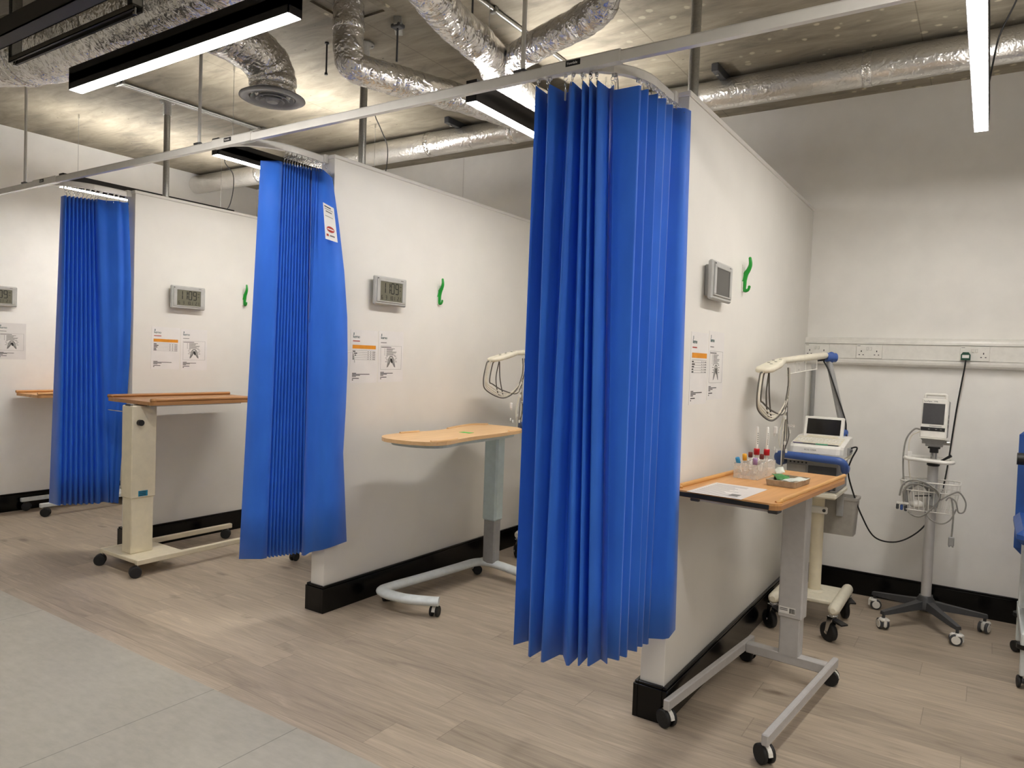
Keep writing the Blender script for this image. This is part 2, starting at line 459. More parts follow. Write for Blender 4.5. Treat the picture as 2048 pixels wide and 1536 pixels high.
def text_mesh(name, body, size, mat, parent=None, X=None, align='LEFT', extrude=0.0004, spacing=1.0):
    cu = D.curves.new(name + '_curve', 'FONT'); cu.body = body; cu.size = size; cu.align_x = align; cu.extrude = extrude
    cu.space_character = spacing; cu.resolution_u = 3
    tmp = D.objects.new('tmp_text', cu); COL.objects.link(tmp)
    dg = bpy.context.evaluated_depsgraph_get(); dg.update()
    me = D.meshes.new_from_object(tmp.evaluated_get(dg)); me.name = name
    D.objects.remove(tmp); D.curves.remove(cu)
    if X is not None: me.transform(X)
    me.materials.clear(); me.materials.append(mat)
    o = D.objects.new(name, me); COL.objects.link(o)
    if parent is not None: o.parent = parent
    return o
def axes(ox, oy, oz, c): # columns = local x, y, z directions
    return Matrix(((ox[0], oy[0], oz[0], c[0]), (ox[1], oy[1], oz[1], c[1]), (ox[2], oy[2], oz[2], c[2]), (0, 0, 0, 1)))

# ------------------------------------------------------------------ dimensions
PX = [-1.008, -2.949, -4.881]      # bay partitions, faces towards +X
PT, PY, YB, WL = 0.101, 2.69, 5.0245, -6.71
ZP, ZC, XR = 2.438, 3.139, 0.932   # partition height, ceiling, fourth partition
SKH = 0.146
RY, RZ0, RZ1 = 2.232, 2.416, 2.454 # curtain rail

# ------------------------------------------------------------------ room shell
FL = 1.803
struct(MB().quad((WL, FL, 0), (4.0, FL, 0), (4.0, YB, 0), (WL, YB, 0), M['planks']).build('floor'))
struct(MB().quad((WL, -5.5, 0), (4.0, -5.5, 0), (4.0, FL, 0), (WL, FL, 0), M['aisle']).build('floor'))
b = MB().bx(WL - .1, 4.1, -5.6, YB + .1, ZC, ZC + .2, M['concrete'])
struct(b.build('ceiling'))
struct(MB().bx(WL - .1, 4.1, YB, YB + .1, 0, ZC, M['paint']).build('wall_back'))
struct(MB().bx(WL - .1, WL, -5.6, YB, 0, ZC, M['paint']).build('wall_left'))
struct(MB().bx(4.0, 4.1, -5.6, YB, 0, ZC, M['paint']).build('wall_right'))
struct(MB().bx(WL, 4.0, -5.6, -5.5, 0, ZC, M['paint']).build('wall_front'))
names = ['near', 'middle', 'far', 'side']
for px, nm in zip(PX + [XR], names):
    w = MB().bx(px - PT, px, PY, YB, 0, ZP, M['laminate'], 0.002)
    struct(w.build('wall_' + nm))
    c = MB().bx(px - PT - .007, px + .007, PY - .007, YB, ZP, ZP + .02, M['captrim'], 0.003)
    struct(c.build('trim_1'))
    s = MB(); T = 0.02
    for (x0, x1, y0, y1) in ((px, px + T, PY - T, YB - T), (px - PT - T, px - PT, PY - T, YB - T), (px - PT, px, PY - T, PY)):
        s.bx(x0, x1, y0, y1, 0, SKH - .012, M['skirting'], 0.0015)
    for (x0, x1, y0, y1) in ((px, px + T * .8, PY - T * .8, YB - T), (px - PT - T * .8, px - PT, PY - T * .8, YB - T), (px - PT, px, PY - T * .8, PY)):
        s.bx(x0, x1, y0, y1, SKH - .012, SKH, M['skirting'], 0.003)
    struct(s.build('baseboard_' + nm))
s = MB()
ends = [WL] + sorted(PX) + [XR]
for i in range(4):
    x0 = ends[i]; x1 = ends[i + 1] - PT
    s.bx(x0, x1, YB - .02, YB, 0, SKH - .012, M['skirting'], 0.0015); s.bx(x0, x1, YB - .016, YB, SKH - .012, SKH, M['skirting'], 0.003)
struct(s.build('baseboard_back'))
s = MB(); s.bx(WL, WL + .02, -5.5, YB - .02, 0, SKH - .012, M['skirting'], 0.0015); s.bx(WL, WL + .016, -5.5, YB - .02, SKH - .012, SKH, M['skirting'], 0.003)
struct(s.build('baseboard_left'))
# thin board joint strip on the back wall above the middle bay
struct(MB().bx(-3.9, -3.892, YB - .003, YB, ZP + .02, ZC, M['captrim']).build('trim_2'))

# ------------------------------------------------------------------ dado trunking, sockets, conduit
def yz(prof, x0, x1, mb, mat):   # profile of (depth from back wall, z) extruded along X
    n = len(prof)
    vs = [(x0, YB - d, z) for d, z in prof] + [(x1, YB - d, z) for d, z in prof]
    fs = [list(range(n)), [n + i for i in range(n)]] + [[i, (i + 1) % n, n + (i + 1) % n, n + i] for i in range(n)]
    mb.add(vs, fs, mat)
tr = thing('dado_trunking', 'long pale grey dado trunking along the back wall behind the trolleys', 'trunking', ((PX[0] + XR - PT) / 2, YB, 1.447))
TL = (XR - PT - PX[0]) / 2
def loc_yz(prof, mb, mat):
    n = len(prof)
    vs = [(-TL, -d, z) for d, z in prof] + [(TL, -d, z) for d, z in prof]
    fs = [list(range(n)), [n + i for i in range(n)]] + [[i, (i + 1) % n, n + (i + 1) % n, n + i] for i in range(n)]
    mb.add(vs, fs, mat)
mb = MB(); loc_yz([(0, 0), (.03, 0), (.046, .004), (.055, .014), (.058, .026), (.058, .040), (0, .040)], mb, M['white_plastic']); mb.build('lower_channel', tr)
mb = MB(); loc_yz([(0, .042), (.051, .042), (.051, .131), (0, .131)], mb, M['white_plastic']); mb.build('flat_cover', tr)
mb = MB(); loc_yz([(0, .133), (.058, .133), (.058, .146), (.054, .158), (.044, .168), (.03, .173), (0, .173)], mb, M['white_plastic']); mb.build('upper_channel', tr)
def socket(x, label):
    t = thing('wall_socket', label, 'socket', (x, YB - .051, 1.533), 0, 'double sockets on the trunking')
    MB().box((0, -.005, 0), (.147, .010, .087), M['white_plastic'], .003).build('face_plate', t)
    for s in (-1, 1):
        h = MB()
        for dx, dz, w, hh in ((0, .008, .005, .010), (-.011, -.014, .008, .0045), (.011, -.014, .008, .0045)):
            h.box((s * .043 + dx, -.0103, dz - .006), (w, .0012, hh), M['dark_hole'])
        h.build('pin_holes', t)
        MB().box((s * .0095, -.012, .018), (.012, .006, .021), M['white_plastic'], .002).build('switch', t)
    k = MB(); k.box((-.058, -.0103, .035), (.018, .0008, .003), M['ink_grey']); k.build('maker_mark', t)
    return t
socket(-.078, 'white double socket with a black plug in it, above the monitor stand')
socket(-.631, 'empty white double socket midway along the trunking')
socket(-.935, 'white double socket in the corner, partly hidden by the trolley arm')
mb = MB()
mb.cyl((0, 0, 0), (0, 0, 1.447), .0135, M['mid_grey'], 14)
cd = thing('wall_conduit', 'grey vertical conduit pipe running down from the trunking in the corner', 'conduit', (-.955, YB - .022, 0))
mb.build('pipe', cd)
for z in (.5, 1.0): MB().bx(-.019, .019, -.004, .022, z, z + .018, M['mid_grey'], .003).build('saddle_clip', cd)

# ------------------------------------------------------------------ linear lights
def linear_light(label, x, y, along, L, cord=None, up=True):
    t = thing('linear_light', label, 'ceiling light', (x, y, 2.57), 0 if along == 'x' else PI / 2, 'suspended black linear lights')
    h, w = .1, .060
    bd = MB(); bd.bx(-L / 2, L / 2, -w / 2, -w / 2 + .004, .002, h, M['fixture']); bd.bx(-L / 2, L / 2, w / 2 - .004, w / 2, .002, h, M['fixture'])
    for s in (-1, 1): bd.bx(s * L / 2 - .004 * (s > 0), s * L / 2 + .004 * (s < 0), -w / 2, w / 2, .002, h, M['fixture'])
    bd.bx(-L / 2, L / 2, -w / 2, w / 2, .03, .07, M['fixture'])
    bd.build('housing', t)
    MB().bx(-L / 2 + .004, L / 2 - .004, -w / 2 + .003, w / 2 - .003, 0, .010, M['emit'] if along == 'y' else M['emit_aisle']).build('lower_diffuser', t)
    if up: MB().bx(-L / 2 + .02, L / 2 - .02, -w / 2 + .008, w / 2 - .008, .085, .092, M['emit'] if up == 1 else M['emit_soft']).build('upper_diffuser', t)
    for s in (-1, 1):
        wi = MB(); wi.cyl((s * (L / 2 - .12), 0, h - .01), (s * (L / 2 - .12), 0, ZC - 2.57), .0014, M['galv'], 6)
        wi.cyl((s * (L / 2 - .12), 0, ZC - 2.57 - .03), (s * (L / 2 - .12), 0, ZC - 2.57), .006, M['chrome'], 8)
        wi.build('suspension_wire', t)
    if cord:
        MB().tube(smooth_path(cord, 8), .004, M['cable_black'], 6).build('power_cord', t)
    return t
BL, BYC = 1.46, 3.385
def bay_cord(dx, drop=.0):   # local x runs along world +Y, local y along world -X
    return [(BL / 2 - .06, 0, .09), (BL / 2 - .03, -.012, .16), (BL / 2 - .015, -.03, .30), (BL / 2 - .04, -.05, .42), (BL / 2 - .16, -.10, .5), (BL / 2 - .34, -dx * .6, .545), (BL / 2 - .42, -dx, .562)]
linear_light('black linear light with bright lit underside over the bay of the monitor stand', -.09, BYC, 'y', BL, bay_cord(.25), 2)
linear_light('black linear light half hidden behind the nearest bunched curtain', -2.03, BYC, 'y', BL, bay_cord(.3))
linear_light('black linear light over the cream table bay, behind the middle curtain', -3.95, BYC, 'y', BL, bay_cord(.35))
linear_light('black linear light over the end bay against the side wall', -5.84, BYC, 'y', BL, bay_cord(.75))
linear_light('large black linear light hanging over the aisle in front of the curtain rail', -2.83, 1.69, 'x', 1.52, None, 0)
for x, y in ((.45, 1.69), (-4.9, -.9), (-1.5, -.9), (1.9, -.9), (2.6, 1.69), (-1.5, -3.4)):
    linear_light('black linear light above the open aisle beyond the bays', x, y, 'x', 1.52, None, 2)

# ------------------------------------------------------------------ curtain rail
rl = thing('curtain_track', 'white curtain track spanning all the bays with curved branches to each partition', 'curtain track', (-1.6, RY, RZ0))
def R_(p): return (p[0] + 1.6, p[1] - RY, p[2] - RZ0)
def rail_seg(mb, pts, w=.022, z0=RZ0, z1=RZ1, mat=None):
    mat = mat or M['alu_white']; n = len(pts); vs = []; fs = []
    e = .006
    for i, p in enumerate(pts):
        a = V(pts[max(i - 1, 0)]); c = V(pts[min(i + 1, n - 1)]); d = (c - a).normalized(); s = V((-d.y, d.x))
        for (o, z) in ((-w / 2, z0), (w / 2, z0), (w / 2, z1 - e), (w / 2 - e * .7, z1), (-w / 2 + e * .7, z1), (-w / 2, z1 - e)):
            vs.append(R_((p[0] + s.x * o, p[1] + s.y * o, z)))
    for i in range(n - 1):
        for k in range(6):
            k2 = (k + 1) % 6; fs.append([i * 6 + k, i * 6 + k2, i * 6 + 6 + k2, i * 6 + 6 + k])
    fs.append(list(range(6))); fs.append([(n - 1) * 6 + k for k in range(6)])
    mb.add(vs, fs, mat)
mb = MB(); rail_seg(mb, [(WL, RY), (2.2, RY)]); mb.build('main_rail', rl)
bx_ = [PX[i] - PT / 2 - .012 for i in range(3)] + [XR - PT / 2 - .012]
for bxx in bx_:
    R = .26
    pts = [(bxx - R - .06, RY)] + [(bxx - R + R * math.sin(a), RY + R - R * math.cos(a)) for a in [PI / 2 * k / 10 for k in range(11)]] + [(bxx, PY - .002)]
    mb = MB(); rail_seg(mb, pts, z1=RZ1 - .003); mb.build('branch_rail', rl)
    mb = MB(); rail_seg(mb, [(bxx - .315, RY), (bxx - .01, RY)], w=.03, z0=RZ0 - .001, z1=RZ1 + .004); mb.build('joint_sleeve', rl)
    p = MB(); p.bx(*[R_((bxx - .215, 0, 0))[0], R_((bxx - .158, 0, 0))[0]], -.0165, -.0145, .016, .036, M['black'], .0005); pl = p.build('name_plate', rl)
    text_mesh('plate_lettering', 'Yewdale', .0125, M['label'], pl, axes((1, 0, 0), (0, 0, 1), (0, -1, 0), (R_((bxx - .211, 0, 0))[0], -.0168, .0215)))
    MB().bx(bxx + 1.6 - .019, bxx + 1.6 + .019, PY - RY - .03, PY - RY, -.002, .042, M['white_plastic'], .003).build('wall_bracket', rl)
for rx in (-5.394, -3.455, -1.474, .46):
    r = MB(); r.cyl(R_((rx, RY, RZ1)), R_((rx, RY, ZC)), .0085, M['alu_white'], 10); r.lathe([(.0, 0), (.03, 0), (.03, -.006), (.012, -.02), (.0085, -.02)], M['alu_white'], 14, Matrix.Translation(R_((rx, RY, ZC))))
    r.box(R_((rx - .012, RY, RZ1 + .006)), (.05, .02, .01), M['dark_grey'], .002)
    r.build('hanger_rod', rl)

# ------------------------------------------------------------------ galvanised posts above the partitions
for i, lab in enumerate(['galvanised steel post rising from the nearest partition to the ceiling', 'galvanised steel post rising from the middle partition to the ceiling', 'galvanised steel post rising from the far partition beside the end bay']):
    x = PX[i] - PT / 2; y = 2.935 if i else 2.86
    t = thing('steel_post', lab, 'post', (x, y, ZP + .02), 0, 'posts bracing the partitions')
    h = ZC - ZP - .02
    MB().cyl((0, 0, 0), (0, 0, h), .021, M['galv'], 20).build('tube', t)
    MB().lathe([(.021, h - .10), (.027, h - .10), (.027, h - .02), (.05, h - .012), (.052, h), (0, h)], M['galv'], 22).build('ceiling_flange', t)
    k = MB()
    for a in range(4): k.cyl((.041 * math.cos(a * PI / 2 + .6), .041 * math.sin(a * PI / 2 + .6), h - .020), (.041 * math.cos(a * PI / 2 + .6), .041 * math.sin(a * PI / 2 + .6), h - .008), .005, M['galv'], 6)
    k.build('bolts', t)

# ------------------------------------------------------------------ curtains
def chaikin(P, cut=.16):
    out = [P[0]]
    for i in range(1, len(P) - 1):
        a, b, c = P[i - 1], P[i], P[i + 1]
        out.append(tuple(b[k] + (a[k] - b[k]) * cut for k in range(len(b)))); out.append(tuple(b[k] + (c[k] - b[k]) * cut for k in range(len(b))))
    out.append(P[-1]); return out
def curtain(label, cols, hooks, bow=None, cut=.22, nz=9, clips=False):
    """cols: (x, y, z at the top, x, y, z at the hem) along the cloth, crests and valleys in turn."""
    cx = sum(c[0] for c in cols) / len(cols); cy = sum(c[1] for c in cols) / len(cols)
    t = thing('cubicle_curtain', label, 'curtain', (cx, cy, .3), 0, 'bunched blue cubicle curtains')
    nc = len(cols)
    P = [tuple(c) + (i / (nc - 1),) for i, c in enumerate(cols)]
    P = chaikin(P, cut)
    vs = []; fs = []; n = len(P)
    for j in range(nz):
        f = j / (nz - 1)
        for p in P:
            x = p[0] + (p[3] - p[0]) * f; y = p[1] + (p[4] - p[1]) * f; z = p[2] + (p[5] - p[2]) * f
            if bow: dx, dy = bow(p[6], f); x += dx; y += dy
            vs.append((x - cx, y - cy, z - .3))
    for j in range(nz - 1):
        for i in range(n - 1): fs.append([j * n + i, j * n + i + 1, (j + 1) * n + i + 1, (j + 1) * n + i])
    me = D.meshes.new('cloth'); me.from_pydata(vs, [], fs); me.materials.append(M['fabric'])
    for p in me.polygons: p.use_smooth = True
    o = D.objects.new('cloth', me); COL.objects.link(o); o.parent = t
    sm = o.modifiers.new('thick', 'SOLIDIFY'); sm.thickness = .0012; sm.offset = 0
    for hx, hy, hz, tx, ty in hooks:
        a = V((hx - cx, hy - cy, hz - .3)); b_ = V((tx - cx, ty - cy, RZ0 - .3)); h = MB()
        d = b_ - a
        h.box((b_.x, b_.y, b_.z - .006), (.012, .008, .012), M['white_plastic'], .002)
        h.ring(tuple(a + d * .72), .007, .0012, M['chrome'], 'y', 10, 4); h.ring(tuple(a + d * .42), .007, .0012, M['chrome'], 'x', 10, 4)
        h.tube([tuple(a + d * .32), tuple(a + d * .1), tuple(a + V((0, 0, -.012)))], .0015, M['chrome'], 5)
        if clips and hz == 2.36: h.box((a.x, a.y, a.z - .012), (.007, .007, .04), M['white_plastic'], .002)
        h.build('hook', t)
    return t, (cx, cy)
def branch_pt(bxx, s):   # s metres along the branch from the partition end back to the rail and on to -X
    R = .26; st = PY - RY - R
    if s < st: return (bxx, PY - s)
    s -= st; q = PI / 2 * R
    if s < q: a = PI / 2 - s / R; return (bxx - R + R * math.sin(a), RY + R - R * math.cos(a))
    return (bxx - R - (s - q), RY)
def track_near(bxx, x, y):
    best = min((branch_pt(bxx, s * .01) for s in range(2, 75)), key=lambda p: (p[0] - x) ** 2 + (p[1] - y) ** 2); return best

C1 = [(-1.372, 2.164, 2.365, -1.476, 2.314, 0.31), (-1.321, 2.16, 2.365, -1.365, 2.242, 0.31), (-1.238, 2.174, 2.365, -1.304, 2.23, 0.31), (-1.201, 2.184, 2.365, -1.213, 2.264, 0.31), (-1.18, 2.195, 2.365, -1.183, 2.287, 0.31), (-1.158, 2.207, 2.365, -1.156, 2.309, 0.31), (-1.123, 2.276, 2.365, -1.105, 2.376, 0.31), (-1.038, 2.326, 2.365, -1.079, 2.435, 0.31), (-1.03, 2.372, 2.365, -1.068, 2.477, 0.31), (-1.015, 2.428, 2.365, -1.058, 2.555, 0.31), (-1.007, 2.487, 2.365, -1.052, 2.592, 0.32), (-1.01, 2.56, 2.365, -1.04, 2.614, 0.325), (-0.995, 2.605, 2.365, -0.975, 2.622, 0.36), (-0.985, 2.650, 2.365, -0.961, 2.660, 0.39)]
def fold_cols(C, depth, dirs):
    out = [C[0]]
    for i in range(1, len(C)):
        a, c = C[i - 1], C[i]; dx, dy = dirs(i)
        m = [(p + q) / 2 for p, q in zip(a, c)]
        k = depth if not callable(depth) else depth(i)
        m[0] += dx * k; m[1] += dy * k; m[3] += dx * k; m[4] += dy * k
        if k: out.append(tuple(m))
        out.append(c)
    return out
cols = fold_cols(C1, lambda i: .12 if i < 6 else (.075 if i == 6 else (.10 if i < 13 else 0)), lambda i: (-.25, .97) if i < 7 else ((-.95, .25) if i < 10 else (-.98, -.15)))
hooks = [(c[0], c[1] + .004, c[2] - .006) + track_near(bx_[0], c[0] - .03, c[1] + .06) for c in C1[:-1]]
for i in (1, 2, 4, 6):
    a, c = C1[i - 1], C1[i]; m = ((a[0] + c[0]) / 2 - .02, (a[1] + c[1]) / 2 + .08)
    hooks.append((m[0], m[1], 2.36) + track_near(bx_[0], m[0], m[1]))
curtain('widest blue pleated curtain, bunched at the front end of the nearest partition', cols, hooks, cut=.13, clips=True)

C2 = [(-3.142, 2.371, 2.37, -3.262, 2.385, 0.3), (-3.039, 2.431, 2.37, -3.152, 2.48, 0.3), (-3.035, 2.445, 2.37, -3.145, 2.499, 0.3), (-3.031, 2.458, 2.37, -3.139, 2.517, 0.3), (-3.027, 2.472, 2.37, -3.132, 2.535, 0.3), (-3.023, 2.486, 2.37, -3.125, 2.554, 0.3), (-3.019, 2.5, 2.37, -3.118, 2.573, 0.3), (-3.015, 2.515, 2.37, -3.112, 2.592, 0.3), (-3.011, 2.529, 2.37, -3.105, 2.61, 0.3), (-3.006, 2.543, 2.37, -3.098, 2.63, 0.3), (-3.002, 2.557, 2.37, -3.091, 2.649, 0.3), (-2.998, 2.572, 2.37, -3.084, 2.668, 0.3), (-2.994, 2.586, 2.37, -3.077, 2.68, 0.3), (-2.99, 2.601, 2.37, -3.068, 2.66, 0.3), (-2.985, 2.612, 2.37, -3.05, 2.64, 0.3), (-2.968, 2.618, 2.37, -2.905, 2.655, 0.36), (-2.945, 2.672, 2.33, -2.885, 2.79, 0.38)]
cols = fold_cols(C2, lambda i: 0 if i in (1, len(C2) - 1) else (.10 if i < 13 else .03), lambda i: (-.80, .3) if i < 13 else (-1, 0))
def bow2(s, f):
    k = max(0, (s - .9) / .1); return (.035 * k * math.sin(PI * min(1, f * 1.35)) , .035 * k * math.sin(PI * min(1, f * 1.35)))
hooks = [(c[0], c[1] + .003, c[2] - .004) + track_near(bx_[1], c[0] - .005, c[1] + .01) for c in C2[1:]]
ct2, c2c = curtain('blue pleated curtain with a white care label, on the middle partition', cols, hooks, bow2)
lb = MB()
la = [(-2.958, 2.624, 2.19), (-2.928, 2.672, 2.165), (-2.9, 2.68, 1.985), (-2.934, 2.626, 2.0)]
la = [(p[0] - c2c[0] + .014, p[1] - c2c[1] - .012, p[2] - .3) for p in la]
lb.quad(*la, M['label'])
def onlab(u, v): # u across 0..1, v down 0..1
    top = V(la[0]).lerp(V(la[1]), u); bot = V(la[3]).lerp(V(la[2]), u); return top.lerp(bot, v) + V((.0012, -.0012, 0))
lo = lb.build('care_label', ct2)
k = MB()
for v0, v1, u0, u1, mt in ((.06, .09, .1, .7, 'ink'), (.13, .145, .1, .85, 'ink_grey'), (.19, .22, .2, .75, 'ink_grey'), (.33, .345, .12, .8, 'ink_grey'), (.84, .9, .12, .3, 'ink_red'), (.85, .89, .4, .8, 'ink_grey')):
    k.quad(tuple(onlab(u0, v0)), tuple(onlab(u1, v0)), tuple(onlab(u1, v1)), tuple(onlab(u0, v1)), M[mt])
k.add([tuple(onlab(.5 + .33 * math.cos(a), .69 + .085 * math.sin(a))) for a in [2 * PI * i / 18 for i in range(18)]], [list(range(18))], M['ink_red'])
k.quad(*[tuple(onlab(u, v) + V((.0006, -.0006, 0))) for u, v in ((.24, .675), (.76, .675), (.76, .705), (.24, .705))], M['label'])
k.build('label_print', lo)

C3 = [(-5.153, 2.345, 2.37, -5.389, 2.402, 0.3), (-5.065, 2.338, 2.37, -5.223, 2.397, 0.3), (-5.056, 2.357, 2.37, -5.207, 2.425, 0.3), (-5.047, 2.377, 2.37, -5.19, 2.452, 0.3), (-5.039, 2.397, 2.37, -5.173, 2.48, 0.3), (-5.03, 2.417, 2.37, -5.155, 2.507, 0.3), (-5.021, 2.437, 2.37, -5.138, 2.535, 0.3), (-5.012, 2.457, 2.37, -5.121, 2.563, 0.3), (-5.003, 2.477, 2.37, -5.103, 2.591, 0.3), (-4.992, 2.490, 2.37, -5.052, 2.64, 0.31), (-4.915, 2.60, 2.37, -5.035, 2.648, 0.31), (-4.905, 2.655, 2.37, -4.99, 2.668, 0.31)]
cols = fold_cols(C3, lambda i: 0 if i == 1 else (.045 if i == 10 else (.035 if i == 11 else .09)), lambda i: (-.85, .28) if i < 10 else (-.9, .1))
hooks = [(c[0], c[1] + .003, c[2] - .004) + track_near(bx_[2], c[0] - .005, c[1] + .01) for c in C3[1:]]
hooks += [(-4.965, 2.54, 2.366) + track_near(bx_[2], -4.965, 2.54), (-4.94, 2.575, 2.366) + track_near(bx_[2], -4.94, 2.575)]
def bow3(s, f):
    k = max(0, (s - .8) / .2); return (.05 * k * math.sin(PI * min(1, f * 1.2)), .02 * k * math.sin(PI * f))
curtain('dark blue pleated curtain at the far partition, beside the cream table', cols, hooks, bow3)
# strap from the middle curtain to the partition
tb = MB(); tb.tube(smooth_path([(0, 0, 0), (.02, .05, .022), (.02, .085, .018), (.018, .1, -.035)], 5), .003, M['white_plastic'], 6)
o = tb.build('strap', thing('curtain_tie', 'thin white tie strap between the middle curtain edge and the paper notices', 'tie', (-2.925, 2.735, 1.393)))
MB().box((-.004, -.012, -.008), (.022, .03, .012), M['clear'], .003).build('clip', o.parent)

# ------------------------------------------------------------------ wall clocks, coat hooks, notices
SEG = {'0': 'abcdef', '1': 'bc', '2': 'abged', '3': 'abgcd', '6': 'afgecd', '9': 'abcdfg', '-': 'g', ' ': ''}
def seg_digit(mb, ch, u, v, w, h, th, put):
    g = {'a': (0, h / 2, w, th), 'g': (0, 0, w, th), 'd': (0, -h / 2, w, th), 'f': (-w / 2, h / 4, th, h / 2), 'b': (w / 2, h / 4, th, h / 2), 'e': (-w / 2, -h / 4, th, h / 2), 'c': (w / 2, -h / 4, th, h / 2)}
    for s in SEG[ch]:
        du, dv, sw, sh = g[s]; sw -= th * .3; sh -= th * .3
        put(mb, u + du - sw / 2, v + dv - sh / 2, u + du + sw / 2, v + dv + sh / 2)
def clock(label, x, y, z, lit=True):
    """local x = away from the wall (+X world), local y along the wall (+Y world)."""
    t = thing('digital_clock', label, 'clock', (x, y, z), 0, 'digital clocks on the partitions')
    W, H = .265, .162
    b = MB(); b.box((.012, 0, .0), (.024, W * .8, H * .8), M['clock'], .004); b.box((.033, 0, 0), (.022, W, H), M['clock'], .006); b.build('case', t)
    fr = MB()
    ix, iz = .092, .058
    for (y0, y1, z0, z1) in ((-W / 2 + .014, W / 2 - .014, iz - .006, H / 2 - .008), (-W / 2 + .014, W / 2 - .014, -H / 2 + .016, -iz), (-W / 2 + .014, -ix, -iz, iz), (ix, W / 2 - .014, -iz, iz)):
        fr.bx(.043, .049, y0, y1, z0, z1, M['clock'], .002)
    fr.build('bezel', t)
    ld = MB().bx(.042, .0455, -ix, ix, -iz, iz, M['lcd'] if lit else M['lcd_dark']).build('display', t)
    if lit:
        k = MB()
        def put(mb, u0, v0, u1, v1): mb.bx(.0456, .0462, u0, u1, v0, v1, M['lcd_ink'])
        for ch, u in (('1', -.062), ('1', -.026), ('0', .010), ('9', .046)): seg_digit(k, ch, u, .016, .023, .058, .0075, put)
        for v in (.004, .028): put(k, -.012, v, -.007, v + .005)
        for ch, u in zip('6 3 101 21', [-.075 + .0165 * i for i in range(10)]): seg_digit(k, ch, u, -.038, .0088, .021, .0030, put)
        put(k, .068, .03, .082, .033); put(k, .068, .008, .08, .011)
        k.build('digits', ld)
    s = MB(); s.box((.0495, -W / 2 + .02, H / 2 - .014), (.001, .006, .006), M['ink']); s.box((.0495, .085, H / 2 - .014), (.001, .02, .004), M['ink_grey']); s.build('case_marks', t)
    return t
ck = [(PX[0], 3.058, 1.766, 'blank grey digital clock on the nearest partition beside the widest curtain', False), (PX[1], 3.105, 1.772, 'silver digital clock reading 11:09 between the middle and nearest curtains', True), (PX[2], 3.068, 1.764, 'silver digital clock above the two notices over the cream table', True), (WL, 2.58, 1.767, 'silver digital clock on the side wall of the end bay, cut by the photo edge', True)]
for x, y, z, lab, lit in ck: clock(lab, x, y, z, lit)
def coat_hook(label, x, y, z):
    t = thing('coat_hook', label, 'hook', (x, y, z), 0, 'green coat hooks')
    MB().box((.003, 0, .005), (.006, .028, .13), M['white_plastic'], .002).build('back_plate', t)
    h = MB()
    up = smooth_path([(.004, 0, -.01), (.014, 0, .025), (.026, 0, .045), (.034, 0, .07), (.031, 0, .098)], 5)
    h.tube(up, [.015 - .008 * i / (len(up) - 1) for i in range(len(up))], M['green'], 8)
    st = smooth_path([(.008, 0, .03), (.009, 0, -.02), (.009, 0, -.046), (.016, 0, -.054), (.028, 0, -.05), (.033, 0, -.038)], 5)
    h.tube(st, [.012 - .006 * i / (len(st) - 1) for i in range(len(st))], M['green'], 8)
    h.ball((.033, 0, -.036), .007, M['green']); h.ball((.031, 0, .099), .0075, M['green'])
    h.build('hook', t, 'green double hook')
for (x, y, z, lab) in ((PX[0], 3.5, 1.828, 'green coat hook on the nearest partition beside the blank clock'), (PX[1], 3.585, 1.796, 'green coat hook on the middle partition past the 11:09 clock'), (PX[2], 3.56, 1.805, 'green coat hook on the far partition at the edge of the middle curtain')):
    coat_hook(lab, x, y, z)
TW, TH = .21, .297
def sheet(name, label, x, y, z, tilt, group):
    t = MB().bx(0, .0012, -TW / 2, TW / 2, -TH / 2, TH / 2, M['paper']).build(name)
    t.location = (x, y, z); t.rotation_euler = (tilt, 0, 0); tag(t, label, 'notice', group); return t
def ink(mb, y0, y1, z0, z1, mat, d=.0016): mb.bx(.0010, d, y0, y1, z0, z1, M[mat])
def print_logo(t):
    k = MB(); ink(k, -.084, -.079, .118, .132, 'ink_teal'); k.build('logo_leaf', t)
    text_mesh('logo_lettering', 'kerno', .024, M['ink_teal'], t, axes((0, 1, 0), (0, 0, 1), (1, 0, 0), (.0016, -.088, .102)), spacing=.9)
def table_notice(label, x, y, z, tilt):
    t = sheet('table_notice', label, x, y, z, tilt, 'laminated notices with an orange table'); print_logo(t)
    k = MB(); ink(k, -.088, -.035, .083, .088, 'ink_red'); k.build('subtitle', t)
    k = MB(); ink(k, -.09, .092, .043, .064, 'ink_orange'); k.build('table_header', t)
    k = MB()
    for i in range(6): ink(k, -.09, .09, .034 - i * .0105, .0352 - i * .0105, 'ink_grey')
    for i in range(5):
        ink(k, -.088, -.088 + (.02, .034, .026, .018, .02)[i], .0255 - i * .0105, .0305 - i * .0105, 'ink')
        for c in (.03, .05): ink(k, c, c + .004, .0255 - i * .0105, .030 - i * .0105, 'ink')
        ink(k, .066, .088, .0255 - i * .0105, .029 - i * .0105, 'ink_grey')
    k.build('table_rows', t)
    k = MB()
    for i, w in enumerate((.03, .135, .06, .03)): ink(k, -.088, -.088 + w, -.096 - i * .006, -.0925 - i * .006, 'ink')
    ink(k, -.088, -.036, -.125, -.121, 'ink'); ink(k, -.088, -.08, -.134, -.129, 'ink')
    k.build('footer_lines', t); return t
